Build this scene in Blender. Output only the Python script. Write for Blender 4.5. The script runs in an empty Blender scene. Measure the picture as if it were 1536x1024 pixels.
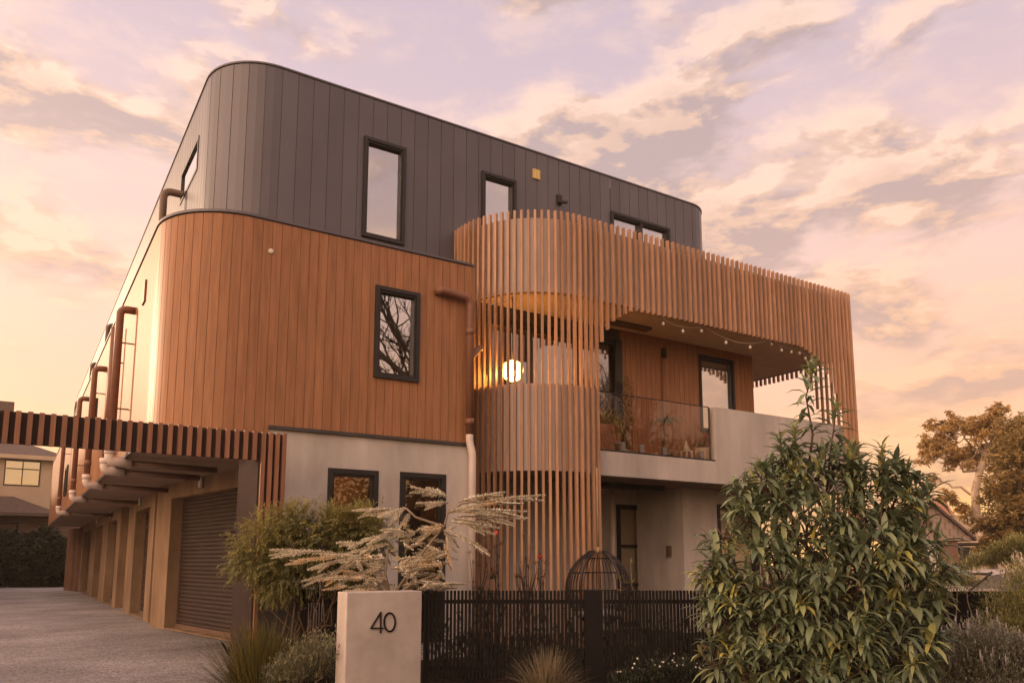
import bpy, math, random
from mathutils import Vector, Matrix
random.seed(7)
R = math.radians
scene = bpy.context.scene
COL = scene.collection

# ------------------------------------------------------------------ camera
F, PX, PY, H = 1178.54, 768.0, 673.11, 1.45
PITCH, YAW = R(8.1075), R(57.685)
VF = Vector((math.cos(YAW), math.sin(YAW), 0)); RT = Vector((math.sin(YAW), -math.cos(YAW), 0)); UP = Vector((0, 0, 1))
FW = VF*math.cos(PITCH)+UP*math.sin(PITCH); UU = UP*math.cos(PITCH)-VF*math.sin(PITCH)
CAM = Vector((0, 0, H))
def ray(x, y): return FW*F+RT*(x-PX)+UU*(PY-y)
def onY(x, y, Y): d = ray(x, y); return CAM+d*(Y/d.y)
def onX(x, y, X): d = ray(x, y); return CAM+d*(X/d.x)
def onZ(x, y, Z): d = ray(x, y); return CAM+d*((Z-H)/d.z)
def at(x, y, D): d = ray(x, y); return CAM+d*(D/d.dot(VF))
cd = bpy.data.cameras.new('camera'); cam = bpy.data.objects.new('camera', cd); COL.objects.link(cam)
cam.location = CAM; cam.rotation_euler = (R(90)+PITCH, 0, YAW-R(90))
cd.sensor_width = 36; cd.lens = 36*F/1536; cd.shift_y = (PY-512)/1536; cd.clip_start = .1; cd.clip_end = 3000
scene.camera = cam

# ------------------------------------------------------------------ materials
def nt(name):
    m = bpy.data.materials.new(name); m.use_nodes = True
    return m, m.node_tree.nodes, m.node_tree.links
def hexmul(c, k): return (c[0]*k, c[1]*k, c[2]*k, 1)
def mat(name, c, rough=.6, spec=.5, var=.25, scale=3., stretch=(1, 1, 1), rnd=0., bump=0., bscale=60., metal=0., c2=None, rvar=0., ior=1.5, streak=0., speck=0., sscale=200., coat=0.):
    m, N, L = nt(name); b = N['Principled BSDF']
    tc = N.new('ShaderNodeTexCoord'); mp = N.new('ShaderNodeMapping'); mp.inputs['Scale'].default_value = stretch
    L.new(tc.outputs['Object'], mp.inputs['Vector'])
    nz = N.new('ShaderNodeTexNoise'); nz.inputs['Scale'].default_value = scale; nz.inputs['Detail'].default_value = 8; nz.inputs['Roughness'].default_value = .62
    L.new(mp.outputs[0], nz.inputs['Vector'])
    rp = N.new('ShaderNodeMapRange'); rp.inputs[1].default_value = .3; rp.inputs[2].default_value = .7
    L.new(nz.outputs[0], rp.inputs[0])
    mx = N.new('ShaderNodeMix'); mx.data_type = 'RGBA'
    mx.inputs[6].default_value = hexmul(c, 1-var); mx.inputs[7].default_value = hexmul(c2 or c, 1+var)
    L.new(rp.outputs[0], mx.inputs[0]); out = mx.outputs[2]
    if rnd:
        at_ = N.new('ShaderNodeAttribute'); at_.attribute_name = 'rnd'
        mr = N.new('ShaderNodeMapRange'); mr.inputs[3].default_value = 1-rnd; mr.inputs[4].default_value = 1+rnd
        L.new(at_.outputs['Fac'], mr.inputs[0])
        m2 = N.new('ShaderNodeMix'); m2.data_type = 'RGBA'; m2.blend_type = 'MULTIPLY'; m2.inputs[0].default_value = 1
        L.new(out, m2.inputs[6]); L.new(mr.outputs[0], m2.inputs[7]); out = m2.outputs[2]
    if streak:
        m3 = N.new('ShaderNodeMapping'); m3.inputs['Scale'].default_value = (2.4, 2.4, .2); L.new(tc.outputs['Object'], m3.inputs['Vector'])
        n3 = N.new('ShaderNodeTexNoise'); n3.inputs['Scale'].default_value = 1.6; n3.inputs['Detail'].default_value = 6; L.new(m3.outputs[0], n3.inputs['Vector'])
        mr = N.new('ShaderNodeMapRange'); mr.inputs[1].default_value = .35; mr.inputs[2].default_value = .65; mr.inputs[3].default_value = 1-streak; mr.inputs[4].default_value = 1+streak*.5
        L.new(n3.outputs[0], mr.inputs[0]); m2 = N.new('ShaderNodeMix'); m2.data_type = 'RGBA'; m2.blend_type = 'MULTIPLY'; m2.inputs[0].default_value = 1
        L.new(out, m2.inputs[6]); L.new(mr.outputs[0], m2.inputs[7]); out = m2.outputs[2]
    if speck:
        vz = N.new('ShaderNodeTexVoronoi'); vz.inputs['Scale'].default_value = sscale; L.new(tc.outputs['Object'], vz.inputs['Vector'])
        sp = N.new('ShaderNodeSeparateColor'); L.new(vz.outputs['Color'], sp.inputs[0])
        mr = N.new('ShaderNodeMapRange'); mr.inputs[3].default_value = 1-speck; mr.inputs[4].default_value = 1+speck
        L.new(sp.outputs[0], mr.inputs[0])
        m2 = N.new('ShaderNodeMix'); m2.data_type = 'RGBA'; m2.blend_type = 'MULTIPLY'; m2.inputs[0].default_value = 1
        L.new(out, m2.inputs[6]); L.new(mr.outputs[0], m2.inputs[7]); out = m2.outputs[2]
    L.new(out, b.inputs['Base Color'])
    b.inputs['Roughness'].default_value = rough; b.inputs['Specular IOR Level'].default_value = spec; b.inputs['Metallic'].default_value = metal; b.inputs['IOR'].default_value = ior
    if coat: b.inputs['Coat Weight'].default_value = coat; b.inputs['Coat Roughness'].default_value = .3
    if rvar:
        mr = N.new('ShaderNodeMapRange'); mr.inputs[3].default_value = rough-rvar; mr.inputs[4].default_value = rough+rvar
        L.new(nz.outputs[0], mr.inputs[0]); L.new(mr.outputs[0], b.inputs['Roughness'])
    if bump:
        n2 = N.new('ShaderNodeTexNoise'); n2.inputs['Scale'].default_value = bscale; n2.inputs['Detail'].default_value = 4
        L.new(mp.outputs[0], n2.inputs['Vector'])
        bp = N.new('ShaderNodeBump'); bp.inputs['Strength'].default_value = bump; bp.inputs['Distance'].default_value = .01
        L.new(n2.outputs[0], bp.inputs['Height']); L.new(bp.outputs[0], b.inputs['Normal'])
    return m
def leafmat(name, cols, rough=.5, trans=.3, spec=.4):
    m, N, L = nt(name); b = N['Principled BSDF']; o = N['Material Output']
    a = N.new('ShaderNodeAttribute'); a.attribute_name = 'rnd'
    r = N.new('ShaderNodeValToRGB'); e = r.color_ramp.elements
    for i, (p, c) in enumerate(cols):
        q = e[i] if i < 2 else e.new(p)
        q.position = p; q.color = (*c, 1)
    L.new(a.outputs['Fac'], r.inputs[0]); L.new(r.outputs[0], b.inputs['Base Color'])
    b.inputs['Roughness'].default_value = rough; b.inputs['Specular IOR Level'].default_value = spec
    t = N.new('ShaderNodeBsdfTranslucent'); L.new(r.outputs[0], t.inputs[0])
    mx = N.new('ShaderNodeMixShader'); mx.inputs[0].default_value = trans
    L.new(b.outputs[0], mx.inputs[1]); L.new(t.outputs[0], mx.inputs[2]); L.new(mx.outputs[0], o.inputs['Surface'])
    return m
def glassmat(name, tint, refl, rough=.01):
    m, N, L = nt(name); N.remove(N['Principled BSDF']); o = N['Material Output']
    t = N.new('ShaderNodeBsdfTransparent'); t.inputs[0].default_value = (*tint, 1)
    g = N.new('ShaderNodeBsdfGlossy'); g.inputs['Roughness'].default_value = rough; g.inputs[0].default_value = (.95, .95, .95, 1)
    fr = N.new('ShaderNodeLayerWeight'); fr.inputs[0].default_value = .12
    mr = N.new('ShaderNodeMapRange'); mr.inputs[3].default_value = refl; mr.inputs[4].default_value = min(1, refl+.7)
    nz = N.new('ShaderNodeTexNoise'); nz.inputs['Scale'].default_value = 1.3
    bp = N.new('ShaderNodeBump'); bp.inputs['Strength'].default_value = .04; bp.inputs['Distance'].default_value = .02
    tc = N.new('ShaderNodeTexCoord'); L.new(tc.outputs['Object'], nz.inputs['Vector']); L.new(nz.outputs[0], bp.inputs['Height']); L.new(bp.outputs[0], g.inputs['Normal'])
    L.new(fr.outputs['Fresnel'], mr.inputs[0])
    mx = N.new('ShaderNodeMixShader'); L.new(mr.outputs[0], mx.inputs[0]); L.new(t.outputs[0], mx.inputs[1]); L.new(g.outputs[0], mx.inputs[2])
    L.new(mx.outputs[0], o.inputs['Surface']); return m
def emit(name, c, s):
    m, N, L = nt(name); b = N['Principled BSDF']; b.inputs['Base Color'].default_value = (*c, 1)
    b.inputs['Emission Color'].default_value = (*c, 1); b.inputs['Emission Strength'].default_value = s
    return m
def brickmat(name, c1, c2, mortar, scale=1., bw=.24, rh=.085, ms=.012, rough=.85):
    m, N, L = nt(name); b = N['Principled BSDF']
    tc = N.new('ShaderNodeTexCoord'); sx = N.new('ShaderNodeSeparateXYZ'); cx = N.new('ShaderNodeCombineXYZ')
    L.new(tc.outputs['Object'], sx.inputs[0]); ad = N.new('ShaderNodeMath'); L.new(sx.outputs[0], ad.inputs[0]); L.new(sx.outputs[1], ad.inputs[1])
    L.new(ad.outputs[0], cx.inputs[0]); L.new(sx.outputs[2], cx.inputs[1])
    br = N.new('ShaderNodeTexBrick'); br.inputs['Scale'].default_value = scale; br.inputs['Brick Width'].default_value = bw; br.inputs['Row Height'].default_value = rh
    br.inputs['Mortar Size'].default_value = ms; br.inputs['Color1'].default_value = (*c1, 1); br.inputs['Color2'].default_value = (*c2, 1); br.inputs['Mortar'].default_value = (*mortar, 1)
    L.new(cx.outputs[0], br.inputs['Vector']); L.new(br.outputs[0], b.inputs['Base Color']); b.inputs['Roughness'].default_value = rough
    return m
M = {}
M['wood'] = mat('timber_look_cladding', (.305, .145, .071), .46, .2, .22, 7, (3, 3, .2), rnd=.07, bump=.06, bscale=30, rvar=.05)
M['dark'] = mat('dark_metal_cladding', (.092, .083, .098), .34, .5, .14, 1.2, (1, 1, .5), rnd=.12, bump=.35, bscale=1.4)
M['darktrim'] = mat('dark_trim', (.045, .038, .038), .4)
M['black'] = mat('black_aluminium', (.016, .014, .014), .45, .4)
M['fence'] = mat('black_fence_paint', (.007, .0055, .005), .6, .2, rnd=.2)
M['slat'] = mat('timber_slat', (.41, .228, .132), .5, .4, .25, 8, (4, 4, .3), rnd=.2)
M['gateslat'] = mat('gate_slat', (.24, .11, .062), .55, .35, .2, 8, (4, 4, .3), rnd=.14)
M['gatecore'] = mat('gateway_core', (.05, .036, .032), .9, .05, .15)
M['panel'] = mat('grey_panel', (.47, .39, .355), .45, .45, .1, 1.)
M['conc'] = mat('smooth_concrete', (.49, .44, .40), .75, .3, .24, 1.3, (1, 1, .5), bump=.15, bscale=25, streak=.09)
M['conc2'] = mat('balcony_concrete', (.47, .42, .385), .7, .3, .2, 1.1, (1, 1, .35), bump=.12, bscale=20, streak=.09)
M['render'] = mat('garage_render', (.225, .15, .095), .9, .1, .3, 1.6, (1, 1, .4), bump=.3, bscale=40, streak=.09)
M['door'] = mat('brown_roller_door', (.033, .019, .014), .45, .5, .15, 2.)
M['soffit'] = mat('soffit_board', (.30, .22, .165), .8, .2, .1)
M['ceil'] = mat('balcony_ceiling_paint', (.70, .54, .38), .7, .2, .08)
M['pipe'] = mat('terracotta_pipe', (.19, .085, .05), .5, .4, .12, 4)
M['pipe_dark'] = mat('brown_grey_pipe', (.14, .085, .06), .42, .4, .12, 4)
M['pipe_white'] = mat('pale_pipe', (.62, .52, .46), .45, .4, .1, 4)
M['white'] = mat('white_fitting', (.72, .66, .6), .5, .4, .05)
M['brass'] = mat('brass_vent', (.7, .5, .18), .35, .5, .1, metal=.3)
M['drive'] = mat('exposed_aggregate', (.245, .225, .22), .72, .35, .42, .45, bump=.5, bscale=70, speck=.62, sscale=52)
M['soil'] = mat('garden_mulch', (.035, .022, .015), .95, .1, .5, 6, bump=.8, bscale=40, speck=.6, sscale=30)
M['ground'] = mat('ground_earth', (.07, .055, .035), .95, .1, .4, .6)
M['pillar'] = mat('pillar_concrete', (.42, .365, .325), .78, .25, .2, 2.2, bump=.2, bscale=35, streak=.09)
M['pane'] = glassmat('window_glass', (.8, .78, .75), .42)
M['pane_mid'] = glassmat('door_glass', (.85, .8, .75), .2)
M['pane_lo'] = glassmat('clear_glass', (.9, .86, .8), .07)
M['balglass'] = glassmat('balustrade_glass', (.92, .89, .85), .03)
M['blind'] = mat('roller_blind', (.52, .50, .47), .8, .1, .05)
M['roomwall'] = mat('room_plaster', (.28, .17, .095), .8, .2, .15)
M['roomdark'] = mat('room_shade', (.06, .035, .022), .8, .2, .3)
M['sunglint'] = emit('sun_glint_glow', (1, .52, .16), 420)  # glow of the added globe that replaces the sun glint
M['glintshell'], _N, _L = nt('sun_glint_shell'); _N.remove(_N['Principled BSDF'])  # outer shell of that added sun-glint globe
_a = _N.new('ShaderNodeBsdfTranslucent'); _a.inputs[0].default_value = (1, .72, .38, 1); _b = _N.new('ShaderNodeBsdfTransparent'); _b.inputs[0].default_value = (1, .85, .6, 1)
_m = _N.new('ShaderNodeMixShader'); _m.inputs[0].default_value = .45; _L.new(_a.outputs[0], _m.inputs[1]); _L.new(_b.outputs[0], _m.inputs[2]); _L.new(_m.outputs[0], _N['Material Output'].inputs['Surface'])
M['downlight'] = emit('downlight_glow', (1, .5, .2), 60)
M['bulb'] = mat('frosted_bulb', (.85, .78, .68), .25, .6, .03)
M['cord'] = mat('pale_cord', (.4, .33, .26), .6)
M['rattan'] = mat('dark_rattan', (.022, .015, .012), .5, .4)
M['rope'] = mat('tan_rope', (.3, .2, .12), .8)
M['cream'] = mat('cream_render', (.52, .40, .28), .85, .2, .08, 1)
M['tile'] = mat('grey_roof_tile', (.12, .085, .07), .75, .3, .25, 5)
M['orangetile'] = mat('orange_roof_tile', (.36, .16, .085), .75, .3, .2, 5)
M['brick'] = brickmat('brown_brick', (.13, .065, .04), (.09, .045, .03), (.33, .24, .17))
M['redbrick'] = brickmat('red_brick', (.24, .12, .085), (.19, .095, .07), (.22, .13, .1))
M['shingle'] = brickmat('gable_shingle', (.36, .27, .21), (.33, .25, .195), (.2, .15, .12), bw=.13, rh=.34, ms=.012)
M['paling'] = mat('timber_paling', (.22, .12, .075), .8, .2, .25, 4, (4, 4, .4), rnd=.25)
M['bark'] = mat('brown_bark', (.10, .065, .045), .85, .2, .35, 8, (3, 3, .6), bump=.5)
M['palebark'] = mat('pale_bark', (.50, .38, .27), .8, .2, .25, 5, (2, 2, .6), bump=.3)
M['twig'] = mat('grey_twig', (.22, .17, .12), .8, .2, .2)
M['darktwig'] = mat('dark_twig', (.03, .022, .018), .8, .2, .2)
M['terra'] = mat('terracotta_pot', (.30, .13, .07), .7)
M['greypot'] = mat('grey_pot', (.16, .14, .13), .6)
M['lantern'] = mat('white_lantern', (.65, .58, .5), .6)
M['cushion'] = mat('beige_fabric', (.5, .38, .26), .9)
M['carpaint'] = mat('silver_car_paint', (.50, .42, .38), .3, .5, .03, coat=.6)
M['tyre'] = mat('tyre_rubber', (.02, .02, .02), .8)
M['carglass'] = glassmat('car_glass', (.35, .33, .3), .12)
M['leaf_big'] = leafmat('broad_leaf', [(0, (.11, .145, .085)), (.45, (.20, .245, .14)), (.8, (.30, .33, .15)), (1, (.52, .46, .11))], .44, .22, .5)
M['leaf_silver'] = leafmat('silver_leaf', [(0, (.55, .52, .42)), (.6, (.78, .72, .58)), (.85, (.80, .64, .42)), (1, (.78, .46, .2))], .7, .25, .2)
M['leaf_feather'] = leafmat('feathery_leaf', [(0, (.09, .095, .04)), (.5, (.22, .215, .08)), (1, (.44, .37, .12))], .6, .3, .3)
M['leaf_grass'] = leafmat('strap_leaf', [(0, (.045, .042, .012)), (.6, (.10, .09, .022)), (1, (.24, .17, .04))], .5, .3, .3)
M['leaf_pale'] = leafmat('pale_grass_blade', [(0, (.13, .115, .06)), (.6, (.26, .21, .12)), (1, (.42, .31, .2))], .6, .3, .2)
M['leaf_grey'] = leafmat('grey_green_leaf', [(0, (.09, .093, .05)), (.6, (.18, .172, .10)), (1, (.32, .28, .15))], .7, .25, .2)
M['leaf_lav'] = leafmat('lavender_leaf', [(0, (.13, .13, .09)), (.6, (.23, .225, .16)), (1, (.36, .34, .25))], .75, .25, .2)
M['flower_lav'] = mat('lavender_flower', (.30, .26, .28), .8)
M['flower_white'] = mat('white_flower', (.75, .7, .62), .8)
M['flower_red'] = mat('red_flower', (.35, .05, .035), .8)
M['leaf_hedge'] = leafmat('hedge_leaf', [(0, (.008, .013, .006)), (.6, (.022, .030, .012)), (1, (.06, .06, .022))], .5, .2, .35)
M['leaf_euc'] = leafmat('gum_leaf', [(0, (.26, .18, .08)), (.5, (.42, .28, .11)), (1, (.62, .38, .14))], .6, .45, .2)
M['leaf_dense'] = leafmat('dense_tree_leaf', [(0, (.14, .105, .045)), (.5, (.26, .185, .07)), (1, (.45, .28, .09))], .6, .35, .2)
M['leaf_yellow'] = leafmat('yellow_leaf', [(0, (.12, .12, .03)), (.5, (.3, .26, .05)), (1, (.5, .36, .05))], .5, .3, .3)
M['leaf_red'] = leafmat('bronze_leaf', [(0, (.05, .03, .02)), (.5, (.12, .06, .03)), (1, (.2, .09, .04))], .6, .3, .3)

# ------------------------------------------------------------------ mesh builder
class MB:
    def __init__(s): s.v = []; s.f = []; s.r = []; s.mi = []; s.sm = []
    def face(s, pts, rnd=.5, mi=0, sm=False):
        n = len(s.v); s.v.extend([tuple(p) for p in pts]); s.f.append(tuple(range(n, n+len(pts)))); s.r.append(rnd); s.mi.append(mi); s.sm.append(sm)
    def box(s, a, b, rnd=.5, mi=0):
        x0, x1 = sorted((a[0], b[0])); y0, y1 = sorted((a[1], b[1])); z0, z1 = sorted((a[2], b[2]))
        s.obox(Vector(((x0+x1)/2, (y0+y1)/2, (z0+z1)/2)), Vector((1, 0, 0)), Vector((0, 1, 0)), Vector((0, 0, 1)), x1-x0, y1-y0, z1-z0, rnd, mi)
    def obox(s, c, ax, ay, az, lx, ly, lz, rnd=.5, mi=0):
        n = len(s.v); c = Vector(c)
        for k in (-.5, .5):
            for i, j in ((-.5, -.5), (.5, -.5), (.5, .5), (-.5, .5)):
                s.v.append(tuple(c+ax*(lx*i)+ay*(ly*j)+az*(lz*k)))
        for q in ((3, 2, 1, 0), (4, 5, 6, 7), (0, 1, 5, 4), (1, 2, 6, 5), (2, 3, 7, 6), (3, 0, 4, 7)):
            s.f.append(tuple(n+i for i in q)); s.r.append(rnd); s.mi.append(mi); s.sm.append(False)
    def tube(s, pts, rad, n=10, rnd=.5, mi=0, cap=True):
        pts = [Vector(p) for p in pts]; m = len(pts); rad = rad if isinstance(rad, (list, tuple)) else [rad]*m
        base = len(s.v); ref = None
        for i, p in enumerate(pts):
            t = (pts[min(i+1, m-1)]-pts[max(i-1, 0)]).normalized()
            if ref is None: ref = t.orthogonal().normalized()
            ref = (ref-t*ref.dot(t)); ref = ref.normalized() if ref.length > 1e-6 else t.orthogonal().normalized()
            b = t.cross(ref)
            for k in range(n):
                a = 2*math.pi*k/n; s.v.append(tuple(p+(ref*math.cos(a)+b*math.sin(a))*rad[i]))
        for i in range(m-1):
            for k in range(n):
                a = base+i*n+k; b_ = base+i*n+(k+1) % n
                s.f.append((a, b_, b_+n, a+n)); s.r.append(rnd); s.mi.append(mi); s.sm.append(True)
        if cap:
            s.f.append(tuple(base+k for k in reversed(range(n)))); s.f.append(tuple(base+(m-1)*n+k for k in range(n)))
            s.r += [rnd]*2; s.mi += [mi]*2; s.sm += [False]*2
    def lathe(s, c, prof, n=16, mi=0, rnd=.5):
        c = Vector(c); base = len(s.v); m = len(prof)
        for r_, z in prof:
            for k in range(n):
                a = 2*math.pi*k/n; s.v.append((c.x+r_*math.cos(a), c.y+r_*math.sin(a), c.z+z))
        for i in range(m-1):
            for k in range(n):
                a = base+i*n+k; b = base+i*n+(k+1) % n
                s.f.append((a, b, b+n, a+n)); s.r.append(rnd); s.mi.append(mi); s.sm.append(True)
        s.f.append(tuple(base+k for k in reversed(range(n)))); s.f.append(tuple(base+(m-1)*n+k for k in range(n)))
        s.r += [rnd]*2; s.mi += [mi]*2; s.sm += [False]*2
    def leaf(s, p, d, side, L, W, droop=.3, fold=.25, rnd=.5, seg=3):
        # lanceolate leaf folded along its midrib, bending down towards the tip
        p = Vector(p); d = Vector(d).normalized(); up = side.cross(d)
        mid = []; le = []; ri = []; q = p.copy(); dd = d.copy()
        for i in range(seg+1):
            t = i/seg; w = W*.5*math.sin(math.pi*min(1, (t*.93+.07)))**.8*(1-.25*t) if 0 < i < seg else W*.03
            u2 = side.cross(dd)
            mid.append(q.copy()); le.append(q-side*w+u2*(w*fold*1.6)); ri.append(q+side*w+u2*(w*fold*1.6))
            q = q+dd*(L/seg); dd = (dd+Vector((0, 0, -droop/seg*1.5))).normalized()
        n = len(s.v)
        for i in range(seg+1): s.v += [tuple(le[i]), tuple(mid[i]), tuple(ri[i])]
        for i in range(seg):
            a = n+i*3
            s.f += [(a, a+1, a+4, a+3), (a+1, a+2, a+5, a+4)]; s.r += [rnd, rnd]; s.mi += [0, 0]; s.sm += [True, True]
    def blade(s, p, d, L, W, droop, rnd, seg=4):
        p = Vector(p); d = Vector(d).normalized(); side = d.cross(UP)
        side = side.normalized() if side.length > .05 else Vector((1, 0, 0)); side = (side+Vector((random.uniform(-.5, .5), random.uniform(-.5, .5), 0))).normalized()
        n = len(s.v); q = p.copy()
        for i in range(seg+1):
            w = W*.5*(1-(i/seg)**1.6)+.0006
            s.v += [tuple(q-side*w), tuple(q+side*w)]
            q = q+d*(L/seg); d = (d+Vector((0, 0, -droop/seg))).normalized()
        for i in range(seg):
            a = n+2*i; s.f.append((a, a+1, a+3, a+2)); s.r.append(rnd); s.mi.append(0); s.sm.append(True)
    def tri(s, p, d, side, L, W, rnd):
        p = Vector(p); m_ = p+d*(L*.5)
        n = len(s.v); s.v += [tuple(p), tuple(m_+side*(W*.5)), tuple(p+d*L), tuple(m_-side*(W*.5))]
        s.f.append((n, n+1, n+2, n+3)); s.r.append(rnd); s.mi.append(0); s.sm.append(False)
    def build(s, name, mats, parent=None):
        me = bpy.data.meshes.new(name); me.from_pydata(s.v, [], s.f)
        if not isinstance(mats, (list, tuple)): mats = [mats]
        for m in mats: me.materials.append(m)
        me.polygons.foreach_set('material_index', s.mi); me.polygons.foreach_set('use_smooth', s.sm)
        a = me.attributes.new('rnd', 'FLOAT', 'FACE'); a.data.foreach_set('value', s.r)
        me.update()
        o = bpy.data.objects.new(name, me); COL.objects.link(o)
        if parent:
            o.parent = parent
            if parent.type == 'EMPTY': o.matrix_parent_inverse = Matrix.Translation(-Vector(parent.location))
        return o
def tag(o, label=None, cat=None, group=None, kind=None):
    if label: o['label'] = label
    if cat: o['category'] = cat
    if group: o['group'] = group
    if kind: o['kind'] = kind
    return o
def thing(name, loc, label, cat, group=None):
    o = bpy.data.objects.new(name, None); o.empty_display_size = .2; COL.objects.link(o); o.location = loc
    return tag(o, label, cat, group)
def rv(a=1): return Vector((random.gauss(0, a), random.gauss(0, a), random.gauss(0, a)))
U = random.uniform

# ------------------------------------------------------------------ wall helpers
class Path:
    def __init__(s, pts):
        s.p = [Vector((p[0], p[1])) for p in pts]; s.c = [0]
        for a, b in zip(s.p, s.p[1:]): s.c.append(s.c[-1]+(b-a).length)
        s.L = s.c[-1]
    def at(s, t):
        t = max(0, min(s.L, t))
        i = 0
        while i < len(s.c)-2 and s.c[i+1] < t: i += 1
        return s.p[i].lerp(s.p[i+1], (t-s.c[i])/max(1e-9, s.c[i+1]-s.c[i]))
    def nrm(s, t):
        a = s.at(t-.02); b = s.at(t+.02); d = (b-a).normalized(); return Vector((d.y, -d.x))
    def pt(s, t, off, z):
        q = s.at(t); n = s.nrm(t); return (q.x+n.x*off, q.y+n.y*off, z)
def arc(cx, cy, rx, ry, a0, a1, n=24):
    return [(cx+rx*math.cos(R(a0+(a1-a0)*i/n)), cy+ry*math.sin(R(a0+(a1-a0)*i/n))) for i in range(n+1)]
def clad(mb, P, z0, z1, pitch, g, gd, holes=(), far=None, sub=2):
    """boards along a path, a groove between each; holes = (s0, s1, za, zb)"""
    k = 0; s = 0.
    while s < P.L-1e-4:
        e = min(s+pitch, P.L); rnd = random.random()
        cuts = {s+g/2, e-g/2, s, e}
        curved = P.nrm(s).dot(P.nrm(e)) < .9999
        if curved:
            for i in range(1, sub): cuts.add(s+(e-s)*i/sub)
        for h in holes:
            for q in h[:2]:
                if s < q < e: cuts.add(q)
        cs = sorted(cuts)
        for a, b in zip(cs, cs[1:]):
            if b-a < 1e-5: continue
            ins = a < s+g/2-1e-6 or b > e-g/2+1e-6
            off = -gd if ins else 0
            zs = [(z0, z1)]; m_ = (a+b)/2
            for h in holes:
                if h[0] < m_ < h[1]:
                    nz = []
                    for u, v in zs:
                        if h[2] > u: nz.append((u, min(v, h[2])))
                        if h[3] < v: nz.append((max(u, h[3]), v))
                    zs = nz
            for u, v in zs:
                mb.face([P.pt(a, off, u), P.pt(b, off, u), P.pt(b, off, v), P.pt(a, off, v)], rnd)
                if ins:
                    c = a if abs(a-s) > 1e-6 else b
                    mb.face([P.pt(c, off, u), P.pt(c, 0, u), P.pt(c, 0, v), P.pt(c, off, v)], rnd)
        s = e
def ribbon(mb, P, o0, o1, z0, z1, step=.12, rnd=.5, caps=True):
    """solid band of thickness between two offsets that follows a path"""
    n = max(2, int(P.L/step)); ts = [P.L*i/n for i in range(n+1)]
    # skip needless samples on straights
    keep = [0]
    for i in range(1, n):
        if P.nrm(ts[i-1]).dot(P.nrm(ts[i+1])) < .99999: keep.append(i)
    keep.append(n); ts = [ts[i] for i in keep]
    for a, b in zip(ts, ts[1:]):
        mb.face([P.pt(a, o1, z0), P.pt(b, o1, z0), P.pt(b, o1, z1), P.pt(a, o1, z1)], rnd)
        mb.face([P.pt(b, o0, z0), P.pt(a, o0, z0), P.pt(a, o0, z1), P.pt(b, o0, z1)], rnd)
        mb.face([P.pt(a, o0, z1), P.pt(a, o1, z1), P.pt(b, o1, z1), P.pt(b, o0, z1)], rnd)
        mb.face([P.pt(a, o1, z0), P.pt(a, o0, z0), P.pt(b, o0, z0), P.pt(b, o1, z0)], rnd)
    for t in (0, P.L):
        mb.face([P.pt(t, o0, z0), P.pt(t, o1, z0), P.pt(t, o1, z1), P.pt(t, o0, z1)], rnd)
def wallX(mb, Y, x0, x1, z0, z1, holes=(), depth=.2):
    """wall facing -Y with rectangular holes (xa, xb, za, zb) and their reveals"""
    xs = sorted({x0, x1, *[h[0] for h in holes], *[h[1] for h in holes]})
    for a, b in zip(xs, xs[1:]):
        zs = [(z0, z1)]; m_ = (a+b)/2
        for h in holes:
            if h[0] < m_ < h[1]:
                zs = [q for u, v in zs for q in ((u, min(v, h[2])), (max(u, h[3]), v)) if q[1]-q[0] > 1e-5]
        for u, v in zs: mb.face([(a, Y, u), (b, Y, u), (b, Y, v), (a, Y, v)])
    for a, b, u, v in holes:
        mb.face([(a, Y, u), (a, Y+depth, u), (a, Y+depth, v), (a, Y, v)]); mb.face([(b, Y, u), (b, Y, v), (b, Y+depth, v), (b, Y+depth, u)])
        mb.face([(a, Y, v), (a, Y+depth, v), (b, Y+depth, v), (b, Y, v)]); mb.face([(a, Y, u), (b, Y, u), (b, Y+depth, u), (a, Y+depth, u)])
def window(parent, o, ax, nrm, w, h, fw=.06, proud=.03, dep=.12, pane='pane', mull=(), trans=(), inner=True, label=None, name='window', blind=None):
    """framed window: o = lower corner on the wall face, ax along the wall, nrm outward"""
    o = Vector(o); ax = Vector(ax).normalized(); nrm = Vector(nrm).normalized(); mb = MB()
    def bar(x0, x1, z0, z1, f=proud, b=dep):
        c = o+ax*((x0+x1)/2)+UP*((z0+z1)/2)+nrm*((f-b)/2); mb.obox(c, ax, nrm, UP, x1-x0, f+b, z1-z0)
    bar(0, fw, 0, h); bar(w-fw, w, 0, h); bar(fw, w-fw, 0, fw); bar(fw, w-fw, h-fw, h)
    if inner:
        f2 = fw+.03
        bar(fw, f2, fw, h-fw, proud-.025); bar(w-f2, w-fw, fw, h-fw, proud-.025); bar(f2, w-f2, fw, f2, proud-.025); bar(f2, w-f2, h-f2, h-fw, proud-.025)
    for m_ in mull: bar(m_-.03, m_+.03, fw+.03, h-fw-.03, proud-.006)
    for t in trans: bar(fw+.03, w-fw-.03, t-.025, t+.025, proud-.008)
    wo = mb.build(name, M['black'], parent)
    if label: wo['label'] = label
    pb = MB(); c = o+ax*(w/2)+UP*(h/2)-nrm*(dep*.45); pb.obox(c, ax, nrm, UP, w-2*fw, .008, h-2*fw); pb.build('pane', M[pane], wo)
    if blind is not None:
        bb = MB(); zb = h*blind; c = o+ax*(w/2)+UP*((h+zb)/2)-nrm*(dep*.45+.1); bb.obox(c, ax, nrm, UP, w-2*fw, .006, h-zb-fw); bb.build('blind', M['blind'], wo)
    return wo
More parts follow.
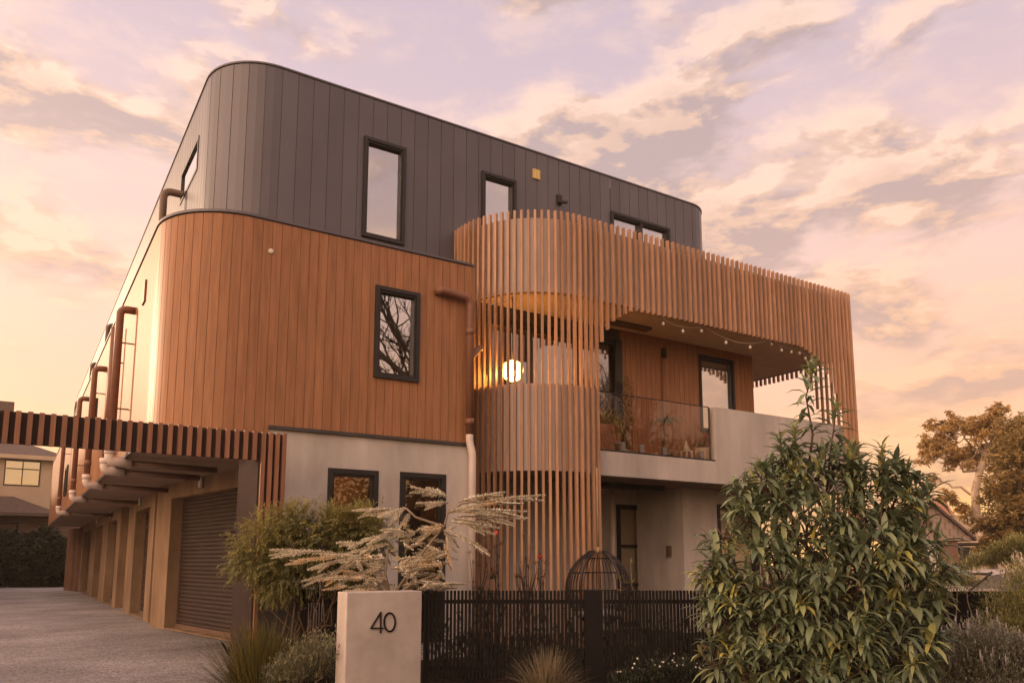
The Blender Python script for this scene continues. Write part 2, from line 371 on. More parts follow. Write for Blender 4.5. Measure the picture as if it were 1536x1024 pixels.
def room(parent, x0, x1, y0, y1, z0, z1, m='roomdark', name='room_interior'):
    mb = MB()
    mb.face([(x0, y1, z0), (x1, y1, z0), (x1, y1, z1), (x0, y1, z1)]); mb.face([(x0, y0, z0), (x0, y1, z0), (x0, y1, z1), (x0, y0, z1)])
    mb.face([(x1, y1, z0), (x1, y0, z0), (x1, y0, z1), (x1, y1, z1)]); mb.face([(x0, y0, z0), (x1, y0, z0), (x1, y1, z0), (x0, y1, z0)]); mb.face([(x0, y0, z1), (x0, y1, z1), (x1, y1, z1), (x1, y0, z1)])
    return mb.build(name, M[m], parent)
def pipe(parent, pts, r, m, n=12, name='downpipe', collars=(), brackets=(), label=None):
    # round the corners of the run
    pts = [Vector(p) for p in pts]; out = [pts[0]]
    for a, b, c in zip(pts, pts[1:], pts[2:]):
        k = min(r*2.2, (b-a).length*.45, (c-b).length*.45); p0 = b+(a-b).normalized()*k; p1 = b+(c-b).normalized()*k
        for i in range(7):
            t = i/6; out.append(p0*(1-t)**2+b*(2*t*(1-t))+p1*t*t)
    out.append(pts[-1])
    mb = MB(); mb.tube(out, r, n)
    for c, d in collars:
        c = Vector(c); d = Vector(d).normalized(); mb.tube([c-d*.05, c+d*.05], r*1.12, n)
    for a, b in brackets: mb.tube([a, b], .012, 6)
    o = mb.build(name, M[m], parent)
    if label: o['label'] = label
    return o

# ------------------------------------------------------------------ the apartment building
B = thing('apartment_building', (6, 12, 0), 'curved three-storey apartment building clad in timber boards and dark metal with a slatted balcony screen', 'building')
YF, ZW0, ZW1 = 10.78, 3.15, 6.22
XS, YEND = 1.45, 45.0
# --- middle storey: timber cladding with a rounded corner
pw = Path([(XS, YEND), (XS, 11.88)]+arc(XS+1.1, 11.88, 1.1, 1.1, 180, 270)[1:]+[(6.1, YF), (6.1, 12.38)])
SF = pw.c[25]-(XS+1.1)    # s = SF + x on the straight front
wl, wr = onY(563, 429, YF), onY(629, 573, YF)
w1 = (wl.x, onY(627, 574, YF).x, onY(565, 566, YF).z, onY(565, 428, YF).z)
def sy(y): return YEND-y   # s on the side wall
sidewin = [(20.3, 21.6, 4.1, 5.2), (30.5, 31.8, 3.7, 4.7)]
mb = MB(); clad(mb, pw, ZW0, ZW1, .135, .008, .009, [(SF+w1[0]+.01, SF+w1[1]-.01, w1[2]+.01, w1[3]-.01), (SF+2.86, pw.L+1, 3., 3.3)]+[(sy(b), sy(a), u, v) for a, b, u, v in sidewin])
wood = mb.build('timber_cladding', M['wood'], B)
mb = MB(); ribbon(mb, pw, -.05, .022, ZW1+.015, 6.272); mb.build('parapet_cap', M['dark'], B)
mb = MB(); ribbon(mb, Path([(2.86, YF), (6.1, YF)]), -.03, .025, 3.25, 3.297); mb.build('cladding_base_trim', M['darktrim'], B)
window(B, (w1[0], YF, w1[2]), (1, 0, 0), (0, -1, 0), w1[1]-w1[0], w1[3]-w1[2], .06, .04)
for a, b, u, v in sidewin: window(B, (XS, b, u), (0, -1, 0), (-1, 0, 0), b-a, v-u, .06, .05)
# --- top storey: dark standing panels with a rounded corner
YD, ZD0, ZD1, XD, XR = 12.4, 6.25, 9.66, 2.26, 13.55
pd = Path([(XD, YEND), (XD, YD+1.0)]+arc(XD+1.0, YD+1.0, 1.0, 1.0, 180, 270)[1:]+[(XR-.75, YD)]+arc(XR-.75, YD+.75, .75, .75, 270, 360)[1:]+[(XR, 24)])
SD = pd.c[25]-(XD+1.0)
def dwin(x0, y0, x1, y1, xt=None, yt=None):
    return (onY(x0, y0, YD).x, onY(x1, y0, YD).x, onY(x0, y1, YD).z, onY(x0, y0, YD).z)
d1 = (onY(546, 205, YD).x, onY(608, 240, YD).x, onY(545, 355, YD).z, onY(547, 205, YD).z)
d2 = (onY(722, 258, YD).x, onY(773, 268, YD).x, 6.9, onY(722, 257, YD).z)
d3 = (onY(915, 318, YD).x, onY(1003, 341, YD).x, 6.9, onY(915, 317, YD).z)
dsw = (onX(272, 300, XD).y, onX(297, 222, XD).y, 7.05, 8.55)
sdw = [(onX(297, 240, XD).y, onX(272, 280, XD).y, onX(272, 305, XD).z, onX(297, 208, XD).z)]
mb = MB(); clad(mb, pd, ZD0, ZD1, .272, .012, .012, [(SD+w[0]+.01, SD+w[1]-.01, w[2]+.01, w[3]-.01) for w in (d1, d2, d3)]+[(sy(b), sy(a), u, v) for a, b, u, v in sdw])
mb.build('metal_cladding', M['dark'], B)
mb = MB(); ribbon(mb, pd, -.06, .018, ZD1+.01, 9.70); mb.build('roof_cap', M['dark'], B)
mb = MB(); mb.face([(XD+.3, YD+.3, 9.6), (XR-.3, YD+.3, 9.6), (XR-.3, 24, 9.6), (XD+.3, 24, 9.6)]); mb.face([(XD+.3, 24, 9.6), (XR-.3, 24, 9.6), (XR-.3, YEND, 9.6), (XD+.3, YEND, 9.6)])
mb.face([(1.5, 11.9, 6.2), (6.05, 11.9, 6.2), (6.05, 13, 6.2), (1.5, 13, 6.2)]); mb.face([(2.5, 10.83, 6.2), (6.05, 10.83, 6.2), (6.05, 11.9, 6.2), (2.5, 11.9, 6.2)]); mb.face([(1.5, 13, 6.2), (3, 13, 6.2), (3, YEND, 6.2), (1.5, YEND, 6.2)])
mb.face([(XD, YEND-.01, 3.3), (14, YEND-.01, 3.3), (14, YEND-.01, 9.6), (XD, YEND-.01, 9.6)])
mb.build('roof', M['darktrim'], B)
window(B, (d1[0], YD, d1[2]), (1, 0, 0), (0, -1, 0), d1[1]-d1[0], d1[3]-d1[2], .058, .05)
window(B, (d2[0], YD, d2[2]), (1, 0, 0), (0, -1, 0), d2[1]-d2[0], d2[3]-d2[2], .058, .05, blind=.25)
window(B, (d3[0], YD, d3[2]), (1, 0, 0), (0, -1, 0), d3[1]-d3[0], d3[3]-d3[2], .058, .05, mull=((d3[1]-d3[0])*.5,), blind=.25)
for a, b, u, v in sdw: window(B, (XD, b, u), (0, -1, 0), (-1, 0, 0), b-a, v-u, .06, .015, .05, inner=False)
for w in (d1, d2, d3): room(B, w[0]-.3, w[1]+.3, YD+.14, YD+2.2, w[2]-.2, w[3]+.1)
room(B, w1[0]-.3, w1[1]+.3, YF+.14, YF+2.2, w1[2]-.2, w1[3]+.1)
# vent, camera, small disc
q = onY(804, 262, YD); mb = MB(); s_ = .17
for a, b in (((-s_/2, -.1), (s_/2, -.085)), ((-s_/2, .085), (s_/2, .1)), ((-s_/2, -.085), (-s_/2+.015, .085)), ((s_/2-.015, -.085), (s_/2, .085)), ((-.008, -.085), (.008, .085)), ((-s_/2+.025, -.08), (-.014, .08)), ((.014, -.08), (s_/2-.025, .08))):
    mb.box((q.x+a[0], YD-.03, q.z+a[1]), (q.x+b[0], YD+.004, q.z+b[1]))
mb.build('wall_vent', M['brass'], B)
q = onY(838, 303, YD); mb = MB(); mb.box((q.x-.06, YD-.04, q.z-.06), (q.x+.06, YD, q.z+.14)); mb.tube([(q.x, YD-.03, q.z-.02), (q.x+.05, YD-.17, q.z-.06)], .03, 8); mb.tube([(q.x+.02, YD-.13, q.z-.05), (q.x+.07, YD-.2, q.z-.07)], .035, 10); mb.build('security_camera', M['black'], B)
q = onY(406, 377, YF); mb = MB(); mb.tube([(q.x, YF, q.z), (q.x, YF-.02, q.z)], .035, 14); mb.tube([(q.x, YF-.02, q.z), (q.x, YF-.03, q.z)], .018, 10); mb.build('pipe_cover', M['white'], B)
mb = MB(); q = onX(218, 439, XS); mb.box((XS-.03, q.y-.13, q.z-.17), (XS, q.y+.13, q.z+.17)); mb.build('wall_vent', M['pipe'], B)
mb = MB(); q = onX(171, 543, XS); mb.box((XS-.03, q.y-.13, q.z-.17), (XS, q.y+.13, q.z+.17)); mb.build('wall_vent', M['pipe'], B)

# --- ground storey: concrete front wall, two windows with lit rooms behind
XC = 2.86; YG = 10.805
g1 = (onY(492, 702, YG).x, onY(568, 707, YG).x, .45, onY(492, 701, YG).z); g2 = (onY(600, 708, YG).x, onY(669, 712, YG).x, .25, onY(600, 707, YG).z)
mb = MB(); wallX(mb, YG, XC, 6.1, 0, 3.27, [(w[0]+.01, w[1]-.01, w[2]+.01, w[3]-.01) for w in (g1, g2)], .15)
mb.face([(XC, 12.0, 0), (XC, YG, 0), (XC, YG, 3.27), (XC, 12.0, 3.27)]); mb.face([(6.1, YG, 0), (6.1, 12.6, 0), (6.1, 12.6, 3.27), (6.1, YG, 3.27)])
mb.build('concrete_wall', M['conc'], B)
for w in (g1, g2): window(B, (w[0], YG, w[2]), (1, 0, 0), (0, -1, 0), w[1]-w[0], w[3]-w[2], .075, .012, pane='pane_lo', trans=(((w[3]-w[2])*.30,) if w is g2 else ()))
rm = room(B, XC+.35, 6.0, YG+.16, YG+1.5, .05, 3.1, 'roomwall')
mb = MB(); q = onY(517, 717, YG+.8)
mb.lathe((q.x, YG+.8, 3.08), [(.001, 0), (.09, 0), (.09, .015), (.001, .015)], 14); mb.build('ceiling_lamp', M['downlight'], rm)
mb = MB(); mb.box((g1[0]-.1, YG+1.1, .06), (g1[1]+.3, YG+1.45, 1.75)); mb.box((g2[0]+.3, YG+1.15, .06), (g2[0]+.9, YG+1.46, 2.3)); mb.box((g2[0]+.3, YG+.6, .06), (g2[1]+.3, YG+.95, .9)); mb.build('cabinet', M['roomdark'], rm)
# --- soffit of the side overhang and the garages
mb = MB(); mb.box((XS+.03, 11.95, 3.135), (3.9, YEND-.02, 3.16)); mb.box((2.4, YF+.06, 3.135), (2.855, 11.95, 3.16)); mb.build('soffit', M['soffit'], B)
mb = MB(); ribbon(mb, Path([(XS, YEND), (XS, 11.88)]+arc(XS+1.1, 11.88, 1.1, 1.1, 180, 262)[1:]), -.04, .012, 3.10, 3.152); mb.build('overhang_trim', M['darktrim'], B)
mb = MB(); ZT = 3.133; ZH = 2.8
def pier(y0, y1, x=2.86, d=.55): mb.box((x, y0, 0), (x+d, y1, ZT))
def head(y0, y1, x=2.86, d=.55): mb.box((x, y0, ZH), (x+d, y1, ZT))
doors = [(21.45, 24.1), (28.6, 31.4), (33.4, 36.0), (38.5, 42.4)]
pier(20.6, 21.45); head(21.45, 24.1); pier(24.1, 25.55); pier(27.6, 28.6); head(28.6, 31.4); pier(31.4, 33.4); head(33.4, 36.0); pier(36.0, 38.5); head(38.5, 42.4); pier(42.4, YEND)
mb.box((3.08, 25.55, 0), (3.4, 27.6, ZT)); mb.box((3.08, 19.4, 0), (3.4, 20.6, ZT))
# near garage stands at an angle to the side wall
A0 = Vector((3.84, 12.5, 0)); A1 = Vector((2.88, 18.45, 0)); du = (A1-A0).normalized(); dn = Vector((-du.y, du.x, 0)); Lg = (A1-A0).length
mb.obox(A1+du*.475+UP*(ZT/2)-dn*.2, du, dn, UP, .95, .4, ZT); mb.obox((A0+A1)/2+UP*((ZH+ZT)/2)-dn*.2, du, dn, UP, Lg, .4, ZT-ZH); mb.obox(A0-du*.2+UP*(ZT/2)-dn*.2, du, dn, UP, .4, .4, ZT)
mb.face([(XC, 12.0, 0), (XC, 12.0, ZT), (A0.x+.05, 12.3, ZT), (A0.x+.05, 12.3, 0)])
mb.build('garage_wall', M['render'], B)
def roller(o, ax, nn, w, h):
    m2 = MB(); n = int(h/.082); prof = []
    for i in range(n):
        z = h*i/n; z2 = h*(i+1)/n; hh = z2-z
        prof += [(z, .0), (z+hh*.15, .016), (z+hh*.5, .022), (z+hh*.85, .016)]
    prof.append((h, 0))
    for (za, oa), (zb, ob) in zip(prof, prof[1:]):
        m2.face([o+UP*za+nn*oa, o+ax*w+UP*za+nn*oa, o+ax*w+UP*zb+nn*ob, o+UP*zb+nn*ob], .5)
    d_ = m2.build('garage_door', M['door'], B)
    m3 = MB(); m3.obox(o+ax*(w/2)+UP*.05+nn*.03, ax, nn, UP, w, .04, .1); m3.build('bottom_rail', M['pipe_dark'], d_)
    m4 = MB(); m4.obox(o+ax*(w/2)+UP*.012+nn*.14, ax, nn, UP, w, .24, .022); m4.build('threshold', M['render'], B)
    return d_
for a, b in doors: roller(Vector((3.14, b, .02)), Vector((0, -1, 0)), Vector((-1, 0, 0)), b-a, ZH)
roller(A1-dn*.27+UP*.02, -du, dn, Lg, ZH)
# bulkhead lamps over the garages
def bulkhead(c, n_):
    ax = n_.cross(UP).normalized(); m2 = MB(); m2.obox(c+n_*.02, ax, n_, UP, .15, .04, .24)
    o = m2.build('wall_lamp', M['greypot'], B); m3 = MB()
    for k in range(5): m3.obox(c+n_*(.05+.0*k)+UP*(-.085+.04*k), ax, n_, UP, .12-.012*abs(k-1), .05, .032)
    m3.build('diffuser', M['white'], o)
q = onX(307.6, 712, 3.2); tq = (q.y-A0.y)/(A1.y-A0.y); bulkhead(A0.lerp(A1, tq)+UP*3.02, dn)
for px_, py_ in ((213, 740), (169, 761), (148, 769)):
    q = onX(px_, py_, 2.86); bulkhead(Vector((2.86, q.y, 3.03)), Vector((-1, 0, 0)))
# downpipes on the long side: rise to an elbow, drop through the soffit line, pale elbow turning to the wall
xp = XS-.10
for k, (tx, ty, elbow) in enumerate(((193, 465, 1), (178, 492, 0), (152, 553, 1), (128, 598, 1), (110, 640, 1))):
    q = onX(tx, ty, xp); zt = q.z if k < 4 else 5.75
    y = q.y if k < 4 else 30.0
    pts = ([(XS+.0, y-.45, zt), (xp, y-.42, zt)] if False else [])
    pts = ([(XS, y, zt)] if elbow else [])+[(xp, y, zt), (xp, y, 3.2)]
    if elbow: pts = [(XS+.01, y, zt), (xp-.12, y, zt), (xp-.12, y, 3.2)]
    else: pts = [(xp-.06, y, zt), (xp-.06, y, 3.2)]
    xx = pts[-1][0]
    pipe(B, pts, .063, 'pipe', brackets=[((xx, y, 5.0), (XS, y, 5.0)), ((xx, y, 3.9), (XS, y, 3.9))], collars=[((xx, y, 3.5), (0, 0, 1))])
    pipe(B, [(xx, y, 3.22), (xx, y, 3.04), (xx+.32, y+.02, 3.02)], .082, 'pipe_white', name='pipe_elbow', collars=[((xx, y, 3.2), (0, 0, 1))]); pipe(B, [(xx+.325, y+.02, 3.02), (2.9, y+.1, 3.0)], .052, 'pipe_dark', name='waste_pipe')
for tx, ty in ((257, 277), (171, 460), (146, 517), (120, 590)):
    q = onX(tx, ty, XD-.2); y = q.y; zt = min(q.z, 8.4)
    pipe(B, [(XD+.01, y, zt), (XD-.32, y, zt), (XD-.32, y, 6.2)], .07, 'pipe_dark', brackets=[((XD-.32, y, 7.3), (XD, y, 7.3))])
# front downpipe at the end of the timber wall
xq = onY(705, 560, YF-.1).x; zq = onY(680, 441, YF-.1).z; x0 = onY(660, 438, YF-.1).x
pipe(B, [(x0, YF+.02, zq+.02), (x0, YF-.1, zq+.02), (xq, YF-.1, zq-.02), (xq, YF-.1, 3.42)], .065, 'pipe', collars=[((xq, YF-.1, onY(705, 501, YF).z), (0, 0, 1)), ((xq, YF-.1, 3.62), (0, 0, 1))], brackets=[((xq, YF-.1, 4.3), (xq, YF, 4.3))])
pipe(B, [(xq, YF-.1, onY(712, 540, YF).z-.12), (xq, YF-.1, onY(712, 540, YF).z-.02), (xq+.22, YF-.02, onY(712, 520, YF).z), (xq+.3, YF+.1, onY(712, 520, YF).z)], .05, 'pipe', name='branch_pipe')
pipe(B, [(xq, YF-.1, 3.46), (xq, YF-.1, 3.3), (xq+.04, YF-.13, 3.12), (xq+.04, YF-.13, .0)], .06, 'pipe_white', collars=[((xq+.04, YF-.13, 2.4), (0, 0, 1))], brackets=[((xq+.04, YF-.13, 1.6), (xq+.04, YG, 1.6))])

# --- the slatted screen, its parapet panel and the balcony
YS = 10.62; XCN = 16.15
ps = Path([(6.6, 12.4), (6.6, 12.2)]+arc(8.2, 12.2, 1.6, 12.2-YS, 180, 270, 28)[1:]+[(XCN-.35, YS)]+arc(XCN-.35, YS+.35, .35, .35, 270, 360, 8)[1:]+[(XCN, 14.2)])
ZST = 7.56
sStr = ps.c[29]; sArcEnd = sStr
def sx(x): return sStr+(x-8.2)
prof = [(897.6, 521), (904.6, 508.5), (914, 488), (922, 479.5), (931, 475), (939, 470), (949, 466), (1000, 476), (1030, 474.7), (1160, 506), (1185, 513), (1200, 520), (1213, 528), (1228, 541), (1243, 566), (1254, 592), (1262, 620)]
pz = [(sx(onY(a, b, YS).x), onY(a, b, YS).z) for a, b in prof]
ZBB = 6.03
pz = [(s, min(z, ZBB) if 6 < i < 11 else z) for i, (s, z) in enumerate(pz)]
sCor = ps.c[30]
def zbot(s):
    if s < pz[0][0]-.02 or s > pz[-1][0]:
        if s < pz[0][0]: return .02
        t = s-ps.c[-2]          # along the right return, measured from the corner
        if t < .55: return .02
        if t < 1.25: return 3.9+(ZBB-3.9)*math.sin((t-.55)/.7*math.pi/2)
        return ZBB-.08
    for (a, za), (b, zb) in zip(pz, pz[1:]):
        if a <= s <= b: return za+(zb-za)*(s-a)/max(1e-6, b-a)
    return ZBB
mb = MB(); s = .03; i = 0
while s < ps.L:
    n_ = ps.nrm(s); tdir = Vector((-n_.y, n_.x, 0)); n3 = Vector((n_.x, n_.y, 0)); c = ps.at(s); z0 = zbot(s)
    if s < .42 or (c.x < 6.62 and c.y > 12.0): z0 = max(z0, .02)
    mb.obox(Vector((c.x, c.y, (z0+ZST)/2))+n3*.01, tdir, n3, UP, .042, .062, ZST-z0, random.random())
    s += .118 if s < sStr+.4 else .138; i += 1
mb.build('slat_screen', M['slat'], B)
mb = MB(); ribbon(mb, ps, -.10, -.045, ZBB+.06, 7.44); mb.build('parapet_panel', M['panel'], B)
pl = Path([(6.6, 12.4), (6.6, 12.2)]+arc(8.2, 12.2, 1.6, 12.2-YS, 180, 270, 28)[1:]+[(8.55, YS)])
mb = MB(); ribbon(mb, pl, -.10, -.045, 2.96, 4.46); mb.build('balustrade_panel', M['panel'], B)
YB = 10.80
xg = onY(1075, 690, YB).x
mb = MB(); mb.box((8.45, YB, 2.95), (xg, YB+.18, 3.385)); mb.box((xg+.002, YB-.003, 2.95), (XCN-.3, YB+.18, 4.475)); mb.box((XCN-.3-.18, YB+.183, 2.952), (XCN-.3, 14.2, 4.472))
b_ = mb.build('concrete_balustrade', M['conc2'], B)
mb = MB(); n = 24
fl = [(6.75, 12.38)]+[(8.2+1.45*math.cos(R(180+90*i/n)), 12.2+(12.2-YS-.15)*math.sin(R(180+90*i/n))) for i in range(n+1)]+[(8.44, YB+.03), (8.44, YB+.185), (XCN-.49, YB+.185), (XCN-.49, 12.38)]
for z in (2.965, 3.33): mb.face([(x, y, z) for x, y in (fl if z > 3 else fl[::-1])])
mb.box((14.1, 12.38, 2.965), (XCN-.49, 14.2, 3.33)); mb.build('balcony_floor', M['soffit'], B)
mb = MB()
cl = [(6.75, 12.38)]+[(8.2+1.42*math.cos(R(180+90*i/n)), 12.2+(12.2-YS-.18)*math.sin(R(180+90*i/n))) for i in range(n+1)]+[(XCN-.16, YS+.18), (XCN-.16, 12.38)]
for z in (6.10, 6.5): mb.face([(x, y, z) for x, y in (cl if z > 6.2 else cl[::-1])])
mb.box((14.1, 12.38, 6.10), (XCN-.16, 14.2, 6.5)); mb.build('balcony_ceiling', M['ceil'], B)
# first-floor wall behind the balcony
YW = 11.9; XWR = onY(1131, 575, YW).x
sd0, sd1 = 6.85, onY(931, 560, YW).x; wz = (onY(1047, 533, YW).x, onY(1100, 560, YW).x, 4.2, onY(1047, 531, YW).z)
zdoor = onY(895, 505, YW).z
pb = Path([(sd1+.0, YW), (XWR, YW), (XWR, 22)])
mb = MB(); clad(mb, pb, 3.34, 6.1, .135, .008, .009, [(wz[0]-sd1+.01, wz[1]-sd1-.01, wz[2]+.01, wz[3]-.01)]); 
mb.build('balcony_cladding', M['wood'], B)
mb = MB(); mb.box((6.11, YW+.02, zdoor), (sd1-.002, YW+.12, 6.24)); mb.box((6.11, YW+.02, 2.9), (sd0, YW+.12, zdoor)); mb.build('lintel', M['darktrim'], B)
wd = sd1-sd0
so = window(B, (sd0, YW+.02, 3.345), (1, 0, 0), (0, -1, 0), wd, zdoor-3.345, .07, .03, .1, 'pane_mid', mull=(wd*.34, wd*.67), inner=True, name='sliding_door')
mb = MB(); mb.box((sd1-.16, YW-.06, 3.345), (sd1-.002, YW-.012, zdoor)); mb.build('jamb', M['black'], so)
window(B, (wz[0], YW, wz[2]), (1, 0, 0), (0, -1, 0), wz[1]-wz[0], wz[3]-wz[2], .06, .03, blind=.02)
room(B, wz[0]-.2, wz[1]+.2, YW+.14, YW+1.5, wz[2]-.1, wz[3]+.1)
lr = room(B, 6.6, sd1-.02, YW+.14, YW+3.0, 3.34, 6.05, 'roomwall')
for px_, py_, r_, yy in ((769, 556, .19, YW-.5),):  # globe, bulb and cord added in place of the sun glint; no lamp hangs here
    q = onY(px_, py_, yy); mb = MB(); mb.lathe((q.x, q.y, q.z), [(r_*math.sin(math.pi*i/10)+.004, -r_*math.cos(math.pi*i/10)) for i in range(11)], 18); pl0 = mb.build('sun_glint_globe', M['glintshell'], B); mb = MB(); mb.lathe((q.x, q.y, q.z-.03), [(.055*math.sin(math.pi*i/8)+.002, -.055*math.cos(math.pi*i/8)) for i in range(9)], 12); mb.build('bulb', M['sunglint'], pl0); pl0['label'] = 'added glowing globe in place of the sun glint behind the curved slats'
    mb = MB(); mb.tube([(q.x, q.y, q.z+r_), (q.x, q.y, 6.10)], .008, 6); mb.build('glint_cord', M['black'], pl0)
q = onY(993, 530, YW); mb = MB(); mb.tube([(q.x, YW-.06, q.z-.1), (q.x, YW-.06, q.z+.1)], .05, 12); mb.box((q.x-.03, YW-.05, q.z-.05), (q.x+.03, YW, q.z+.05)); mb.build('wall_lamp', M['black'], B)
pipe(B, [(q.x-.03, YW-.03, q.z-.12), (q.x-.03, YW-.03, 3.36)], .018, 'pipe', 8, name='conduit')
q0 = onZ(918, 483, 6.07); mb = MB(); mb.box((q0.x-.1, q0.y-.1, 6.04), (q0.x+.95, q0.y+.1, 6.097)); mb.build('ceiling_heater', M['pipe_dark'], B)
# glass balustrade
BG = MB(); BG.box((8.48, YB+.03, 3.387), (xg-.01, YB+.09, 3.42)); bal = BG.build('glass_balustrade', M['black'], B)
zg = 4.46; xe = onY(1067, 640, YB).x
cuts = [8.5, 9.05, onY(1012, 640, YB).x, xe]
for a, b in zip(cuts, cuts[1:]):
    g = MB(); g.box((a+.006, YB+.052, 3.425), (b-.006, YB+.064, zg)); g.build('glass_panel', M['balglass'], bal)
    g = MB(); g.box((a+.006, YB+.046, zg), (b-.006, YB+.070, zg+.014)); g.build('top_edge', M['black'], bal)
g = MB(); g.box((xe-.004, YB+.045, 3.42), (xe+.02, YB+.075, zg)); g.build('end_post', M['darktrim'], bal)
for p_ in (936, 965, 999, 1055):
    x = onY(p_, 685, YB).x; g = MB(); g.box((x-.035, YB+.005, 3.42), (x+.035, YB+.045, 3.57)); g.box((x-.03, YB+.07, 3.42), (x+.03, YB+.10, 3.55)); g.build('spigot', M['greypot'], bal)
# ground-floor porch
YP, YQ = 13.4, 11.95
dl, dr = onY(924, 756, YP), onY(971, 760, YP); XQ = onY(1025, 800, YQ).x
mb = MB(); wallX(mb, YP, 6.0, XQ, 0, 3.34, [(dl.x+.01, dr.x-.01, .05, dl.z-.01)], .12)
mb.face([(XQ, YP, 0), (XQ, YQ, 0), (XQ, YQ, 2.964), (XQ, YP, 2.964)]); mb.face([(6.12, 12.6, 0), (6.12, YP, 0), (6.12, YP, 3.3), (6.12, 12.6, 3.3)])
gw = (onY(1075, 757, YQ).x, onY(1075, 757, YQ).x+1.25, .95, onY(1075, 756, YQ).z)
wallX(mb, YQ, XQ, 14.1, 0, 2.964, [(gw[0]+.01, gw[1]-.01, gw[2]+.01, gw[3]-.01)], .12)
mb.face([(14.1, YQ, 0), (14.1, 22, 0), (14.1, 22, 3.3), (14.1, YQ, 3.3)])
mb.build('porch_wall', M['conc'], B)
dh = dl.z-.04
window(B, (dl.x, YP, .04), (1, 0, 0), (0, -1, 0), dr.x-dl.x, dh, .10, .03, .1, 'pane_lo', trans=(dh*.34, dh*.66), name='entry_door', inner=False, blind=.0)
window(B, (gw[0], YQ, gw[2]), (1, 0, 0), (0, -1, 0), gw[1]-gw[0], gw[3]-gw[2], .07, .03, trans=((gw[3]-gw[2])*.58,), pane='pane_lo', blind=.0)
room(B, dl.x-.3, dr.x+.3, YP+.13, YP+2, .02, 2.9, 'roomwall'); room(B, gw[0]-.3, gw[1]+.3, YQ+.13, YQ+1.4, .6, 2.9, 'roomwall')
q = onY(918.5, 780, YP-.35); pipe(B, [(q.x, YP-.35, 2.96), (q.x, YP-.35, .0)], .06, 'pipe_white')
q = onZ(950, 729, 2.93); mb = MB(); mb.box((q.x-.85, q.y-.1, 2.86), (q.x+.75, q.y+.1, 2.962)); mb.build('ceiling_heater', M['black'], B)
q = onX(1005, 826, XQ); mb = MB(); mb.box((XQ-.07, q.y-.05, q.z-.11), (XQ, q.y+.05, q.z+.11)); mb.build('wall_lamp', M['pipe_dark'], B)

# ------------------------------------------------------------------ gateway over the drive
GY = 9.5
gp0 = at(388, 760, 9.45); gx0 = onY(388, 700, GY).x; gx1 = onY(428, 700, GY).x; zt0 = onY(410, 649, GY).z; zb0 = onY(386, 690, GY).z
G = thing('slatted_gateway', (gx1, GY, 0), 'long timber-slatted beam crossing the driveway, carried by a slatted post before the concrete wall', 'gateway')
XL = -4.9
mb = MB(); mb.box((XL, GY+.03, zb0+.02), (gx1-.03, GY+.17, zt0-.004)); mb.build('beam', M['gatecore'], G)
mb = MB(); x = gx0+.05; per = .1045
x = gx1-.026
while x > XL:
    mb.box((x-.024, GY-.026, zb0 if x < gx0+.02 else .02), (x+.024, GY+.028, zt0+U(-.002, .002)), random.random()); x -= per if x < gx0+.05 else .083
mb.build('slats', M['gateslat'], G)
mb = MB(); mb.box((gx0, GY+.03, 0), (gx1-.01, GY+.17, zb0+.018)); mb.box((gx0, GY+.172, 0), (gx0+.08, GY+1.0, zt0-.03)); mb.build('post', M['gatecore'], G)
mb = MB(); mb.box((XL-.25, GY+.03, 0), (XL-.002, GY+.4, zt0)); mb.build('post', M['gatecore'], G)

# ------------------------------------------------------------------ house-number pillar
DP = 7.0; pl_ = at(517.5, 1000, DP); YPL = pl_.y; pr_ = onY(631.5, 1000, YPL); zt = at(517.5, 888, DP).z; pbk = onX(504.5, 950, pl_.x).y
Pt = thing('number_pillar', ((pl_.x+pr_.x)/2, YPL, 0), 'low concrete pillar with the house number 40 in black', 'pillar')
mb = MB(); mb.box((pl_.x, YPL, 0), (pr_.x, pbk, zt))
po = mb.build('body', M['pillar'], Pt)
bv = po.modifiers.new('bevel', 'BEVEL'); bv.width = .008; bv.segments = 2
VY = Vector((0, 1, 0))
def pP(px_, py_): return onY(px_, py_, YPL-.006)
def stroke(mb, pts, wd=.0135, dp=.014):
    pts = [Vector(p) for p in pts]
    for a, b in zip(pts, pts[1:]):
        d = (b-a); l = d.length; d.normalize(); mb.obox((a+b)/2, d, VY, d.cross(VY).normalized(), l+wd*.75, dp, wd)
mb = MB(); stroke(mb, [pP(571, 948), pP(571, 918), pP(556.5, 941.5), pP(574.5, 941.5)]); mb.build('numeral', M['black'], Pt)
mb = MB(); stroke(mb, [pP(584.5+8.2*math.sin(2*math.pi*i/28), 932.5-13.8*math.cos(2*math.pi*i/28)) for i in range(29)]); mb.build('numeral', M['black'], Pt)

# ------------------------------------------------------------------ fences
def picket(name, a, b, D, label, ptop, pit=.0435, wd=.030, rail=True, posts=()):
    p0 = at(a, 900, D); p1 = at(b, 900, D); p0.z = p1.z = 0; L_ = (p1-p0).length; d = (p1-p0)/L_
    t = thing(name, p0, label, 'fence'); mb = MB(); s = wd/2
    while s < L_:
        mb.obox(p0+d*s+UP*(ptop/2+.05), d, VF, UP, wd, .016, ptop-.1+U(-.002, .002), random.random()); s += pit
    mb.build('pickets', M['fence'], t); mb = MB()
    for z in (ptop-.13, .22): mb = MB(); mb.obox(p0+d*(L_/2)+UP*z+VF*.025, d, VF, UP, L_, .03, .045); mb.build('rail', M['fence'], t)
    for q in posts:
        c = at(q, 900, D); c.z = 0; mb = MB(); mb.obox(c+UP*(ptop/2)+VF*.07, d, VF, UP, .06, .06, ptop-.01); mb.build('post', M['fence'], t)
    return t
DFN = 9.4; zf = at(800, 885, DFN).z
picket('picket_fence', 452, 512, 9.0, 'short run of black picket fence left of the number 40 pillar', at(480, 883, 9.0).z, .030, .02, posts=(454,))
picket('picket_fence', 636, 876, DFN, 'black picket fence running from the number 40 pillar to the square post', zf, posts=(640,))
